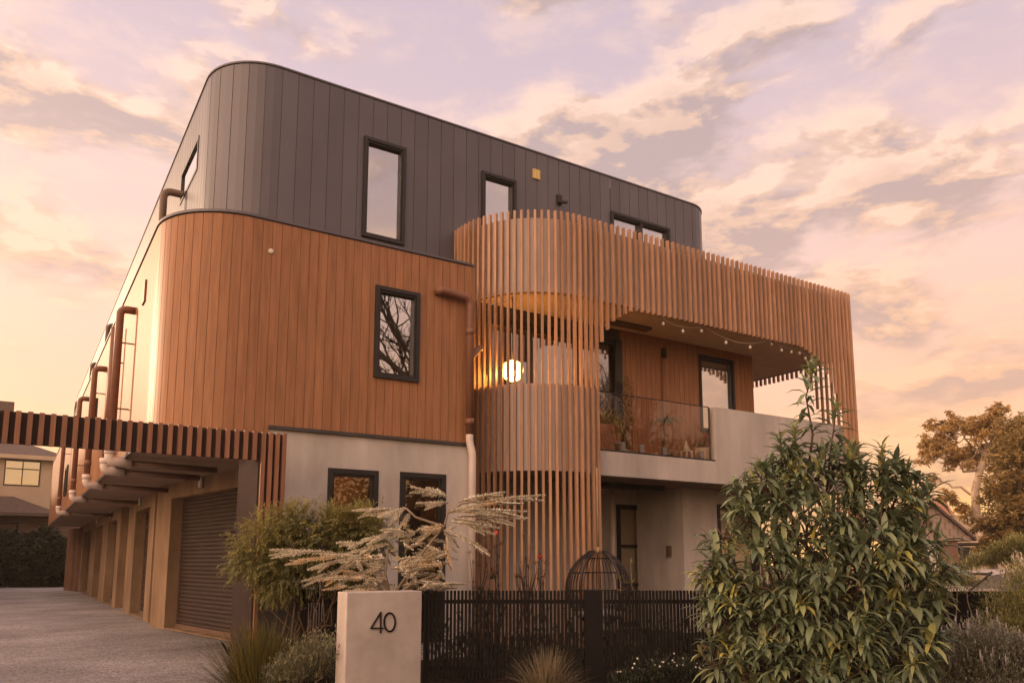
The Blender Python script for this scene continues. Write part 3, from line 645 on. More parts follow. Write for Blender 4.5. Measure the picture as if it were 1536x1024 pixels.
picket('picket_fence', 906, 1062, DFN, 'black picket fence between the square post and the broad-leaved shrub', zf, .0405, .030)
t = thing('fence_post', at(890, 900, DFN), 'wide square black post dividing the picket fence', 'post'); t.location.z = 0
mb = MB(); c = at(890, 900, DFN); c.z = 0; mb.obox(c+UP*(zf/2)+VF*.04, RT, VF, UP, .215, .12, zf); mb.build('body', M['fence'], t)
mb = MB(); mb.obox(c+UP*(zf+.006)+VF*.04, RT, VF, UP, .225, .13, .012); mb.build('cap', M['black'], t)
picket('picket_fence', 1064, 1560, DFN+.05, 'dark close-boarded picket fence behind the broad-leaved shrub and lavender', zf-.01, .036, .033, posts=(1428,))
# dark panel return between gateway and fence
p0 = at(388, 900, 9.25); t = thing('screen_panel', p0, 'black solid fence panel beside the gateway post under the feathery shrub', 'fence'); t.location.z = 0
p1 = at(451, 900, 9.2); p0.z = p1.z = 0; d = (p1-p0).normalized()
mb = MB(); mb.obox((p0+p1)/2+UP*.6, d, d.cross(UP), UP, (p1-p0).length, .03, 1.2); mb.build('panel', M['fence'], t)
mb = MB(); mb.obox(p1+UP*.57, d, d.cross(UP), UP, .06, .06, 1.14); mb.build('post', M['fence'], t)

# ------------------------------------------------------------------ hanging chair, strings of lights, pots
cz = at(897, 826, 12.75); EC = thing('hanging_chair', (cz.x, cz.y, 0), 'dark rattan egg chair hanging on a rope in the porch', 'chair')
C0 = Vector((cz.x, cz.y, cz.z)); rx = .52
def egg(a, t):   # a around, t from top 0 to bottom 1
    rr = rx*math.sin(math.pi*min(.97, t*.92+.03))**.62; return C0+Vector((0, 0, -1.15*t))+RT*(rr*math.cos(a))+VF*(rr*.8*math.sin(a))
mb = MB()
for k in range(46):
    a = 2*math.pi*k/46+.05
    if -2.25 < (a-2*math.pi if a > math.pi else a) < -.9: continue
    mb.tube([egg(a, t/12) for t in range(13)], .0065, 5)
mb.build('basket', M['rattan'], EC); mb = MB()
for t_ in (.10, .30, .55, .8): mb.tube([egg(R(-52+284*i/30), t_) for i in range(31)], .011, 6)
for a in (R(-52), R(232)): mb.tube([egg(a, t/16) for t in range(17)], .022, 7)
mb.tube([egg(R(180), t/12) for t in range(5)]+[], .018, 6); mb.tube([egg(R(0), t/12) for t in range(13)], .018, 6); mb.tube([egg(R(180), t/12) for t in range(13)], .018, 6)
mb.build('rim', M['rattan'], EC)
mb = MB(); mb.tube([C0, (C0.x, C0.y, 2.96)], .014, 8); mb.tube([C0-UP*.04, C0+UP*.06], .03, 8); mb.build('rope', M['rope'], EC)
mb = MB(); mb.lathe(C0+Vector((0, 0, -1.02)), [(.05, -.05), (.36, -.02), (.42, .05), (.36, .1), (.05, .12)], 20); mb.build('cushion', M['greypot'], EC)
def string_lights(name, pxs, Y, label, bulbs):
    pts = [onY(a, b, Y) for a, b in pxs]; t = thing(name, pts[0], label, 'string lights', 'strings of lights on the balcony'); cu_ = []
    for a, b, sag in [(pts[i], pts[i+1], .10*(pts[i+1]-pts[i]).length) for i in range(len(pts)-1)]:
        for k in range(10): cu_.append(a.lerp(b, k/10)-UP*(sag*4*(k/10)*(1-k/10)))
    cu_.append(pts[-1]); mb = MB(); mb.tube(cu_, .008, 5); mb.build('cord', M['cord'], t)
    for k in range(bulbs):
        f = (k+.6)/bulbs*(len(cu_)-1); i = int(f); c = cu_[i].lerp(cu_[min(i+1, len(cu_)-1)], f-i)
        mb = MB(); mb.tube([c-UP*.005, c-UP*.05], .013, 7); s_ = mb.build('socket', M['greypot'], t)
        mb = MB(); mb.lathe(c-UP*.12, [(.006, 0), (.026, .018), (.032, .038), (.018, .065), (.012, .075)], 12); mb.build('bulb', M['bulb'], s_)
def zz(x, y): return (x/3.2+860, y/3.2+420)
string_lights('string_lights', [zz(372, 150), zz(628, 222), zz(945, 286), zz(1075, 322), zz(1150, 372)], YS+.15, 'festoon string of clear bulbs swagged along the balcony arch', 11)
string_lights('string_lights', [(735, 457), (781, 436), (827, 437), (850, 447)], YS+.75, 'thin light string looped behind the curved slats', 0)

def pot(c, r, h, m, label, cat='plant pot', name='plant_pot', sq=False):
    t = thing(name, c, label, cat); mb = MB()
    if sq: mb.box((c.x-r, c.y-r, c.z), (c.x+r, c.y+r, c.z+h))
    else: mb.lathe(c, [(r*.75, 0), (r*.95, h*.8), (r*1.05, h*.82), (r*1.05, h), (r*.9, h), (r*.88, h*.9), (.001, h*.9)], 18)
    mb.build('pot', M[m], t); return t
ZF = 3.332; YPOT = 11.35
def pz_(px_, Y=YPOT): q = onY(px_, 680, Y); return Vector((q.x, Y, ZF))
c = pz_(905); t = pot(c, .23, .62, 'terra', 'terracotta planter with spiky green plant behind the balcony glass', sq=True); t.name = 'potted_yucca'
mb = MB()
for k in range(46):
    a = U(0, 6.28); e = U(.3, 1.4); mb.blade(c+Vector((U(-.1, .1), U(-.1, .1), .62)), Vector((math.cos(a)*math.cos(e), math.sin(a)*math.cos(e), math.sin(e))), U(.3, .52), .035, .5, U(.2, .8))
mb.build('leaves', M['leaf_yellow'], t)
c = pz_(925, 11.2); t = pot(c, .15, .30, 'greypot', 'grey round pot of arching yellow-green grass on the balcony'); t.name = 'potted_grass'
mb = MB()
for k in range(110):
    a = U(0, 6.28); e = U(.7, 1.5); mb.blade(c+Vector((U(-.06, .06), U(-.06, .06), .3)), Vector((math.cos(a)*math.cos(e), math.sin(a)*math.cos(e), math.sin(e))), U(.4, .75), .018, 1.0, U(.2, 1))
mb.build('leaves', M['leaf_yellow'], t)
c = pz_(940, 11.72); t = pot(c, .13, .25, 'greypot', 'tall bronze climbing plant in a pot against the balcony door jamb'); t.name = 'potted_climber'
mb = MB()
for k in range(300):
    z = U(.25, 1.75); q = c+Vector((random.gauss(0, .07), random.gauss(0, .05), z)); d = Vector((U(-1, 1), U(-1, .4), U(-.5, .4))).normalized(); mb.leaf(q, d, d.cross(UP).normalized(), U(.08, .16), .03, .4, .2, U(0, .7), 2)
mb.build('leaves', M['leaf_yellow'], t); mb = MB(); mb.tube([c+UP*.2, c+UP*1.7], .012, 6); mb.build('stem', M['twig'], t)
c = pz_(1000, 11.35); t = pot(c, .12, .22, 'greypot', 'dark drooping plant with bamboo stakes in a small balcony pot'); t.name = 'potted_palm'
mb = MB()
for k in range(70):
    a = U(0, 6.28); q = c+Vector((0, 0, .86)); d = Vector((math.cos(a)*.8, math.sin(a)*.8, U(.1, .9))).normalized(); mb.blade(q, d, U(.2, .5), .03, 2.0, U(0, .35))
mb.build('leaves', M['leaf_big'], t); mb = MB(); mb.tube([c+UP*.2, c+UP*.87], .016, 6)
for a, b in ((-.12, -.42), (.02, .1), (.06, .12), (-.05, -.15)): mb.tube([c+Vector((a*.3, 0, .2)), c+Vector((b, -.05, 1.05 if b < -.3 else .7))], .006, 5)
mb.build('stem', M['rope'], t)
c = pz_(1030, 11.1); t = thing('lantern', c, 'small white house-shaped lantern on the balcony floor', 'lantern')
mb = MB()
for a in (-.07, .07):
    for b in (-.07, .07): mb.box((c.x+a-.012, c.y+b-.012, c.z+.03), (c.x+a+.012, c.y+b+.012, c.z+.24))
mb.box((c.x-.09, c.y-.09, c.z), (c.x+.09, c.y+.09, c.z+.03)); mb.box((c.x-.085, c.y-.085, c.z+.24), (c.x+.085, c.y+.085, c.z+.26)); mb.build('frame', M['lantern'], t)
mb = MB(); mb.lathe(c+UP*.26, [(.11, 0), (.03, .13), (.015, .2)], 4); mb.build('roof', M['lantern'], t)
c = pz_(1053, 11.15); t = thing('pot_cover', c, 'beige fabric plant cover with a rolled rim near the end of the glass', 'planter')
mb = MB(); mb.lathe(c, [(.13, 0), (.155, .05), (.165, .25), (.17, .34), (.15, .36), (.14, .30), (.001, .29)], 20); mb.build('body', M['cushion'], t)
mb = MB()
for k in range(40):
    a = U(0, 6.28); e = U(.5, 1.4); mb.blade(c+UP*.28, Vector((math.cos(a)*math.cos(e), math.sin(a)*math.cos(e), math.sin(e))), U(.2, .42), .022, .8, U(.2, .8))
mb.build('leaves', M['leaf_grey'], t)

# ------------------------------------------------------------------ neighbouring houses
D2 = 58.0
def n2(px_, py_): return onY(px_, py_, D2)
ev = n2(0, 682).z; NH = thing('neighbour_house', (n2(30, 800).x, D2, 0), 'cream two-storey house with a lower tiled roof beyond the hedge', 'house')
xr = n2(92, 720).x; x0 = xr-13
wn = (n2(8, 690).x, n2(62, 690).x, n2(30, 728).z, n2(30, 690).z)
zl = n2(60, 762).z
mb = MB(); wallX(mb, D2, x0, xr, zl-.3, ev, [(wn[0]+.02, wn[1]-.02, wn[2]+.02, wn[3]-.02)], .15); mb.face([(xr, D2, zl-.3), (xr, D2+9, zl-.3), (xr, D2+9, ev), (xr, D2, ev)]); mb.face([(x0, D2+9, zl-.3), (x0, D2, zl-.3), (x0, D2, ev), (x0, D2+9, ev)])
mb.build('upper_wall', M['cream'], NH)
mb = MB(); mb.box((x0-.1, D2-.02, 0), (n2(122, 780).x, D2+9.02, zl-.32)); mb.build('lower_wall', M['brick'], NH)
wo = window(NH, (wn[0], D2, wn[2]), (1, 0, 0), (0, -1, 0), wn[1]-wn[0], wn[3]-wn[2], .06, .04, inner=False, mull=((wn[1]-wn[0])*.5,), trans=((wn[3]-wn[2])*.66,), blind=.0)
for m_ in ('window',): pass
wl2 = (n2(-30, 785).x, n2(28, 785).x, n2(10, 812).z, n2(10, 783).z)
window(NH, (wl2[0], D2-.02, wl2[2]), (1, 0, 0), (0, -1, 0), wl2[1]-wl2[0], wl2[3]-wl2[2], .09, .04, mull=((wl2[1]-wl2[0])*.5,))
mb = MB()
rx1 = xr+.5; mb.face([(x0-.5, D2-.55, ev), (rx1, D2-.55, ev), (rx1-4.5, D2+4.5, ev+2.0), (x0+4, D2+4.5, ev+2.0)]); mb.face([(rx1, D2-.55, ev), (rx1, D2+9.5, ev), (rx1-4.5, D2+4.5, ev+2.0)]); mb.face([(rx1, D2+9.5, ev), (x0-.5, D2+9.5, ev), (x0+4, D2+4.5, ev+2.0), (rx1-4.5, D2+4.5, ev+2.0)])
mb.box((n2(-14, 612).x, D2+4, ev+1), (n2(20, 612).x, D2+5, n2(20, 600).z*1.05)); mb.build('roof', M['tile'], NH)
mb = MB(); mb.box((x0-.5, D2-.62, ev-.22), (rx1+.05, D2-.5, ev+.03)); mb.box((x0-.5, D2-.5, ev-.22), (rx1, D2-.003, ev-.18)); mb.box((rx1-.07, D2-.49, ev-.22), (rx1+.05, D2+9, ev+.03)); mb.build('gutter', M['cream'], NH)
mb = MB(); xa = n2(90, 770).x; zr = n2(40, 745).z
mb.face([(x0-.5, D2-1.2, zl-.35), (xa, D2-1.2, zl-.35), (xa-2.6, D2-.01, zr), (x0-.5, D2-.01, zr)]); mb.face([(xa, D2-1.2, zl-.35), (xa+.02, D2-.01, zl-.35), (xa-2.6, D2-.01, zr)]); mb.box((x0-.5, D2-1.22, zl-.55), (xa+.02, D2-1.1, zl-.36)); mb.box((x0-.5, D2-1.1, zl-.42), (xa, D2-.03, zl-.38)); mb.build('porch_roof', M['tile'], NH)
mb = MB(); mb.tube([n2(88, 690)+Vector((0, -.1, 0)), n2(88, 775)+Vector((0, -.1, 0))], .06, 8); mb.build('downpipe', M['pipe_dark'], NH)
# unseen house, added beside the drive so its shadow falls over the garages
SH = thing('neighbour_house', (-7, 30, 0), 'plain unseen house added left of the driveway so its shadow covers the garages', 'house')
mb = MB(); mb.box((-14, 30, 0), (-6.2, 60, 7.2)); mb.build('wall', M['cream'], SH)
mb = MB(); mb.box((-14.3, 29.7, 7.2), (-5.9, 60.3, 7.4)); mb.build('roof', M['tile'], SH)
# timber screens at the end of the drive
def paling(name, a, b, z, label, pit=.12, wd=.10):
    a = Vector(a); b = Vector(b); L_ = (b-a).length; d = (b-a)/L_; t = thing(name, a, label, 'fence'); mb = MB(); s = 0; nn = Vector((d.y, -d.x, 0))
    while s < L_: mb.obox(a+d*s+UP*(z/2)+nn*U(0, .012), d, nn, UP, wd, .03, z+U(-.02, .02), random.random()); s += pit
    mb.build('palings', M['paling'], t); mb = MB()
    for q in (.4, z-.4): mb = MB(); mb.obox(a+d*(L_/2)+UP*q-nn*.05, d, nn, UP, L_, .05, .08); mb.build('rail', M['paling'], t)
a_ = onX(96, 886, 2.4); paling('timber_fence', onZ(96, 885, 0), onZ(118, 887, 0), 3.05, 'upright timber batten screen beside the last garage', .24, .12)
paling('timber_fence', (-9, 56.4, 0), (3.2, 56.4, 0), 2.9, 'weathered paling fence behind the dark hedge')
# gabled house at right
D3 = 40.0
def n3(px_, py_, dd=0): return at(px_, py_, D3+dd)
GH = thing('gabled_house', n3(1395, 880), 'small brick house with a shingled gable at the right', 'house'); GH.location.z = 0
ap = n3(1395, 755); er = n3(1452, 803); el = n3(1336, 803); wr_ = n3(1441, 860); wl_ = n3(1345, 860)
def ext(p, z=None, back=0., out=0.): return Vector((p.x, p.y, p.z if z is None else z))+VF*back+RT*out
mb = MB(); mb.face([ext(el), ext(er), ext(ap)][::1]); mb.build('gable', M['shingle'], GH)
zE = er.z
mb = MB(); p_ = ext(wl_, 0, .05); q_ = ext(wr_, 0, .05); d = (q_-p_)
dw0 = (n3(1394, 860)-n3(1345, 860)).length/d.length; dw1 = (n3(1417, 860)-n3(1345, 860)).length/d.length
for a, b in ((0, dw0), (dw1, 1)):
    aa = p_+d*a; bb = p_+d*b; mb.face([aa, bb, bb+UP*zE, aa+UP*zE])
mb.face([q_, q_+VF*8, q_+VF*8+UP*zE, q_+UP*zE]); mb.build('wall', M['redbrick'], GH)
mb = MB(); c = p_+d*((dw0+dw1)/2)+VF*.15; mb.obox(c+UP*(zE/2), RT, VF, UP, d.length*(dw1-dw0), .05, zE); do = mb.build('door', M['white'], GH)
mb = MB(); mb.obox(p_+d*(dw1-.035)+VF*.08+UP*(zE/2), RT, VF, UP, .16, .1, zE); mb.build('frame', M['black'], do)
mb = MB()
for e in (el, er):
    s_ = 1 if e is er else -1
    a = ap+UP*.12-VF*.25; b = e+RT*(.28*s_)-UP*.10-VF*.25
    mb.face([a, b, b+VF*8.3, a+VF*8.3]); mb.face([a-UP*.16, b-UP*.16, b+VF*8.3-UP*.16, a+VF*8.3-UP*.16])
    mb.face([a, a-UP*.16, b-UP*.16, b]); mb.face([b, b-UP*.16, b+VF*8.3-UP*.16, b+VF*8.3])
mb.build('roof', M['tile'], GH)
mb = MB(); mb.obox((el+er)/2-VF*.04-UP*.12, RT, VF, UP, (er-el).length+.3, .08, .24); mb.build('fascia', M['shingle'], GH)
mb = MB(); v_ = n3(1392, 783, -.06); mb.tube([v_, v_+VF*.1], .16, 14); mb.build('gable_vent', M['pipe_dark'], GH)
D4 = 62.0
CH = thing('tiled_house', at(1440, 880, D4), 'pale house with an orange tiled roof far behind the brick gable', 'house'); CH.location.z = 0
a = at(1405, 772, D4); b = at(1490, 772, D4); a2 = at(1398, 772, D4)
mb = MB(); p_ = Vector((a2.x, a2.y, 0)); L_ = 9.; mb.face([p_, p_+RT*L_, p_+RT*L_+UP*a.z, p_+UP*a.z]); mb.face([p_+VF*7, p_, p_+UP*a.z, p_+VF*7+UP*a.z]); mb.build('wall', M['cream'], CH)
t0 = at(1393, 751, D4+3); mb = MB(); e = p_+UP*a.z-VF*.4-RT*.4; mb.face([e, e+RT*2.0, Vector((t0.x, t0.y, t0.z))+RT*1.3, Vector((t0.x, t0.y, t0.z))+RT*.2]); mb.face([e+VF*7.8, e, Vector((t0.x, t0.y, t0.z))+RT*.2]); mb.build('roof', M['orangetile'], CH)
q = at(1390, 880, 52); LN = thing('carport', q, 'dark lean-to carport between the brick gable and the trees', 'carport'); LN.location.z = 0
a = at(1440, 815, 44); mb = MB(); b = Vector((a.x, a.y, 0)); mb.obox(b+RT*1.4+VF*2+UP*a.z, RT, VF, UP, 2.8, 4, .12); mb.build('roof', M['tile'], LN)
mb = MB(); mb.obox(b+RT*1.4+VF*3.9+UP*(a.z/2-.04), RT, VF, UP, 2.8, .1, a.z-.15); mb.build('wall', M['greypot'], LN)
for k in (.06, 2.7): mb = MB(); mb.obox(b+RT*k+UP*(a.z/2-.04), RT, VF, UP, .1, .1, a.z-.15); mb.build('post', M['greypot'], LN)
# parked car seen over the fence at right
DC = 17.0
c0 = at(1455, 880, DC); c0.z = 0
CR = thing('parked_car', c0+RT*2.0, 'silver parked car showing its roof and windows over the black fence at right', 'car')
zr = at(1500, 853.5, DC).z; zbel = at(1500, 884, DC).z; zb = zbel-.02
X0 = c0; Wd = 1.65; Ln = 4.1
def cp(x, y, z): return X0+RT*x+VF*y+UP*z
pf = [(-.35, .35), (-.35, .62), (-.2, .80), (.55, .88), (.62, zb), (3.95, zb), (4.1, .75), (4.1, .35)]
mb = MB()
for y in (0, Wd): mb.face([cp(x, y, z) for x, z in pf][::(1 if y == 0 else -1)])
for (xa, za), (xb, zb_) in zip(pf, pf[1:]+pf[:1]): mb.face([cp(xa, 0, za), cp(xa, Wd, za), cp(xb, Wd, zb_), cp(xb, 0, zb_)], sm=False)
cb = mb.build('body', M['carpaint'], CR)
mb = MB(); rr = [(.55, zr-.075), (.85, zr-.03), (1.6, zr), (2.8, zr), (3.55, zr-.05)]
for (xa, za), (xb, zb_) in zip(rr, rr[1:]):
    i0 = .16; mb.face([cp(xa, i0, za), cp(xb, i0, zb_), cp(xb, Wd-i0, zb_), cp(xa, Wd-i0, za)], sm=True); mb.face([cp(xa, i0-.04, za-.05), cp(xb, i0-.04, zb_-.05), cp(xb, i0, zb_), cp(xa, i0, za)], sm=True)
    mb.face([cp(xa, i0, za-.06), cp(xb, i0, zb_-.06), cp(xb, Wd-i0, zb_-.06), cp(xa, Wd-i0, za-.06)])
mb.build('roof', M['carpaint'], CR)
for xa, xb, wv in ((.02, .58, .05), (1.25, 1.3, .07), (2.35, 2.4, .07), (3.85, 3.5, .09)):
    for y in (.07, Wd-.07):
        yi = .14 if y < 1 else Wd-.14
        mb = MB(); mb.tube([cp(xa, y, zb-.01), cp(xb, yi, zr-.06)], wv*.5, 6); mb.build('window_pillar', M['black'], CR)
mb = MB()
for y, yi in ((.075, .14),): mb.face([cp(.1, y, zb), cp(3.8, y, zb), cp(3.45, yi, zr-.06), cp(.62, yi, zr-.08)])
mb.build('side_window', M['carglass'], CR)
for x in (1.35, 2.5):
    for y in (.42, 1.18):
        mb = MB(); mb.obox(cp(x, y, zb-.15), RT, VF, UP, .14, .42, .6); mb.obox(cp(x, y, zr-.16), RT, VF, UP, .1, .26, .14); mb.build('seat', M['lantern'], CR)
for x in (.45, 3.3):
    for y in (.0, Wd): mb = MB(); mb.tube([cp(x, y-.03 if y == 0 else y+.03, .31), cp(x, .2 if y == 0 else Wd-.2, .31)], .31, 20); mb.build('wheel', M['tyre'], CR)

# ------------------------------------------------------------------ plants
e0 = onZ(395, 1024, 0); e1 = onZ(330, 960, 0)
def perp(d):
    s_ = d.cross(UP)
    return s_.normalized() if s_.length > .05 else Vector((1, 0, 0))
def limb(mb, a, b, r0, r1, wob=.06, n=7, seg=6, mi=0):
    a = Vector(a); b = Vector(b); L_ = (b-a).length; pts = [a.lerp(b, i/n)+(rv(wob*L_) if 0 < i < n else Vector()) for i in range(n+1)]
    mb.tube(pts, [r0+(r1-r0)*i/n for i in range(n+1)], seg, mi=mi); return pts
def whorl(mb, p, ax, n, L0, L1, W, spread=(.9, 1.4), droop=.55, rr=(0, 1), seg=3):
    ax = ax.normalized(); s0 = perp(ax); t0 = ax.cross(s0); ph = U(0, 6.28)
    for k in range(n):
        a = ph+k*2.4; e = U(*spread); rad = s0*math.cos(a)+t0*math.sin(a)
        d = (ax*math.cos(e)+rad*math.sin(e)).normalized(); L_ = U(L0, L1)
        mb.leaf(p-ax*(.035*k*L0*2), d, perp(d)*(1 if random.random() < .5 else 1), L_, W*L_/L1*U(.85, 1.15), droop*U(.6, 1.4), .22, U(*rr), seg)
def D2m(D): return D/F

# big broad-leaved shrub
DB = 6.9
def bp(px_, py_, dd=0.): return at(px_, py_, DB)+VF*dd
g0 = at(1228, 1000, DB); g0.z = 0
t = thing('broad_leaved_shrub', g0, 'large bushy shrub of long drooping dark green leaves before the right end of the building', 'shrub')
lobes = [(1232, 905, 120), (1150, 860, 75), (1300, 830, 80), (1210, 780, 70), (1345, 875, 62), (1112, 925, 62), (1335, 965, 80), (1165, 985, 100), (1255, 1010, 120), (1085, 985, 40),
         (1068, 842, 34), (1090, 800, 34), (1122, 768, 34), (1165, 742, 40), (1205, 705, 38), (1250, 700, 40), (1295, 730, 42), (1340, 752, 40), (1368, 800, 42), (1392, 850, 34), (1398, 910, 36), (1380, 960, 40), (1072, 905, 32), (1150, 800, 40), (1260, 790, 50), (1090, 870, 34), (1330, 800, 40), (1182, 690, 24), (1330, 705, 24), (1122, 742, 28), (1374, 740, 28), (1150, 716, 22)]
mb = MB(); tw = MB()
for lx, ly, lr in lobes:
    c = bp(lx, ly); r_ = lr*D2m(DB)*.88; n = max(10, int(lr*lr/108))
    limb(tw, g0+RT*U(-.1, .1), c, .022, .008, .05)
    for k in range(n):
        d = rv().normalized()
        if d.dot(VF) > .45 and random.random() < .75: d = -d
        q = c+d*r_*U(.45, 1.0)**.8*(1.12 if random.random() < .2 else 1)
        if q.z < .12: continue
        ax = (d*.9+UP*.55+rv(.25)).normalized()
        top = max(0, min(1, (ax.z+.2)))
        hi_ = random.random() < .13
        sc_ = U(.65, 1.2); whorl(mb, q, ax, random.randint(5, 9), .13*sc_, .235*sc_, .064*sc_, (.55, 1.35), .75, (.78, 1.) if hi_ else (0, .72))
        limb(tw, q-ax*.22, q, .006, .004, .03, 3, 4)
shoots = [[(1222, 745), (1205, 690), (1196, 640)], [(1215, 740), (1222, 650), (1217, 590), (1214, 556)], [(1245, 740), (1250, 680), (1258, 610)], [(1190, 740), (1172, 690), (1168, 655)], [(1285, 760), (1282, 710), (1288, 668)],
          [(1310, 790), (1318, 730), (1312, 672)], [(1335, 800), (1345, 745), (1358, 708)], [(1345, 810), (1372, 770), (1386, 750)], [(1270, 760), (1268, 720), (1272, 690)], [(1150, 800), (1140, 770), (1128, 752)]]
for sh_ in shoots:
    pts = [bp(a, b, U(-.15, .15)) for a, b in sh_]; full = []
    for a, b in zip(pts, pts[1:]):
        for k in range(6): full.append(a.lerp(b, k/6))
    full.append(pts[-1]); tw.tube(full, [.011*(1-i/len(full))+.003 for i in range(len(full))], 6)
    for i in range(3, len(full), 2):
        ax = (full[i]-full[i-1]).normalized(); lastn = i > len(full)-4
        whorl(mb, full[i], (ax+rv(.15)), 8 if lastn else 6, .13, .25, .056, (.5, 1.3) if lastn else (.9, 1.5), .75, (.25, .95) if lastn else (.1, .7))
    whorl(mb, full[-1], ax, 8, .1, .19, .042, (.3, 1.2), .6, (.35, 1))
mb.build('leaves', M['leaf_big'], t); tw.build('branches', M['bark'], t)

# silver-leaved wattle behind the pillar
DS = 7.75
def sp_(x, y, dd=0.): return at(400+x/3.491, 700+y/3.49, DS)+VF*dd
g0 = at(580, 1000, DS); g0.z = 0
t = thing('silver_shrub', g0, 'pale silver-leaved feathery shrub spreading above the number 40 pillar', 'shrub')
mb = MB(); tw = MB()
def plume(a, b, w_=.052, n=None, warm=0.):
    a = Vector(a); b = Vector(b); L_ = (b-a).length; sag = U(-.03, .05)*L_; m_ = a.lerp(b, .5)+UP*sag
    n = n or int(L_/.0105); tw.tube([a, m_, b], [.005, .004, .002], 5)
    for i in range(n):
        u = (i+.5)/n; q = a*(1-u)**2+m_*(2*u*(1-u))+b*u*u; ax = ((m_-a)*(1-u)+(b-m_)*u).normalized(); s0 = perp(ax); t0 = ax.cross(s0)
        wv = w_*(1-.7*u**2)*min(1, .35+u*3)
        for k in range(6):
            an = math.pi*2*k/6+i*.7+U(-.3, .3); flat = s0*math.cos(an)+t0*math.sin(an)*.55
            d = (flat.normalized()*.85+ax*.55+rv(.12)).normalized()
            mb.tri(q, d, perp(d).lerp(ax, .3).normalized(), wv*U(.6, 1.1), .013, min(1, max(0, U(.15, .75)+warm)))
pl_list = [((640, 215), (405, 215)), ((700, 235), (500, 245)), ((735, 215), (610, 272)), ((740, 240), (698, 300)), ((945, 155), (760, 108)), ((945, 180), (760, 176)), ((930, 140), (830, 105)), ((960, 235), (1250, 175)), ((1100, 185), (1460, 150)), ((1000, 180), (1250, 128)), ((1000, 225), (1360, 238)), ((1000, 260), (1355, 272)),
           ((960, 290), (1220, 322)), ((950, 320), (1155, 436)), ((930, 400), (965, 520)), ((970, 270), (1180, 300)), ((960, 240), (1150, 200)), ((930, 330), (1000, 420)), ((900, 420), (760, 520)),
           ((360, 450), (15, 432)), ((380, 470), (150, 490)), ((370, 495), (195, 535)), ((420, 530), (150, 600)), ((400, 570), (270, 592)), ((410, 590), (340, 618)), ((490, 400), (370, 395)), ((620, 365), (500, 380)), ((640, 400), (410, 460)), ((480, 470), (250, 455)), ((560, 480), (330, 500)), ((920, 310), (740, 385)), ((930, 305), (820, 330)), ((830, 430), (930, 450))]
for a, b in pl_list:
    dd = U(-.12, .2); warm = .3 if random.random() < .25 else 0
    plume(sp_(*a, dd), sp_(*b, dd+U(-.25, .25)), warm=warm)
    for k in range(2):   # side sprays
        u = U(.1, .6); q = sp_(a[0]+(b[0]-a[0])*u, a[1]+(b[1]-a[1])*u, dd); e = sp_(a[0]+(b[0]-a[0])*(u+.45)+U(-20, 20), a[1]+(b[1]-a[1])*(u+.45)+U(15, 45), dd+U(-.25, .3)); plume(q, e, .04, warm=warm)
for k in range(95):
    a = (U(420, 900), U(470, 650)); an = U(0, 6.28); l_ = U(70, 170); dd = U(-.25, .45)
    s_ = 1 if a[0] > 650 else -1
    plume(sp_(*a, dd), sp_(a[0]+s_*abs(math.cos(an))*l_, a[1]+math.sin(an)*l_*.35, dd+U(-.2, .2)), .045, warm=.25 if random.random() < .2 else 0)
for k in range(40):
    a = (U(560, 960), U(330, 520)); l_ = U(60, 130); an = U(0, 6.28); dd = U(-.1, .4); plume(sp_(*a, dd), sp_(a[0]+math.cos(an)*l_, a[1]+math.sin(an)*l_*.4, dd), .04)
stem0 = sp_(650, 690); limb(tw, g0, stem0, .03, .022, .02)
for pts in ([(650, 690), (740, 560), (830, 430), (930, 310), (955, 220)], [(650, 690), (600, 560), (500, 500), (380, 450)], [(650, 690), (560, 600), (440, 540)], [(930, 310), (860, 290), (780, 262), (730, 215)], [(650, 690), (620, 560), (640, 400)], [(955, 240), (1020, 190), (1100, 180)], [(650, 690), (780, 600), (900, 560)]):
    q = [sp_(*p) for p in pts]; tw.tube(q, [.016-.010*i/len(q) for i in range(len(q))], 6)
mb.build('fronds', M['leaf_silver'], t); tw.build('branches', M['twig'], t)

# feathery green shrub by the gateway
DFS = 8.75
g0 = at(440, 1000, DFS); g0.z = 0
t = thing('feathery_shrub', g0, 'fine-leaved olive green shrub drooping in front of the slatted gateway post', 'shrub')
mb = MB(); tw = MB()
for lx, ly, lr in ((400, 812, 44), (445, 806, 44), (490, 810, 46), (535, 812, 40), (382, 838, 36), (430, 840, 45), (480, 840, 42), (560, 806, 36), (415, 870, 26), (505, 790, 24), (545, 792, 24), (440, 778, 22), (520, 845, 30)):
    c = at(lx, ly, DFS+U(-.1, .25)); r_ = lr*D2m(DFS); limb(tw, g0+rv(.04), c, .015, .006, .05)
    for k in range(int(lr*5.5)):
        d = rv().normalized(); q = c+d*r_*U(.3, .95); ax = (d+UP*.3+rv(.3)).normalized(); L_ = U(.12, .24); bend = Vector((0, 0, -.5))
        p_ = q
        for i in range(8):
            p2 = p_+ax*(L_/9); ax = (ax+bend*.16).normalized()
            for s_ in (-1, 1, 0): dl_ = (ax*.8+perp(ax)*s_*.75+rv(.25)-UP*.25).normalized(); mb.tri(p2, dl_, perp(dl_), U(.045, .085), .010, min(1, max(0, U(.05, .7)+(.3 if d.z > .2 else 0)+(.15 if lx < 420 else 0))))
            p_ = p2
mb.build('leaves', M['leaf_feather'], t); tw.build('branches', M['bark'], t)

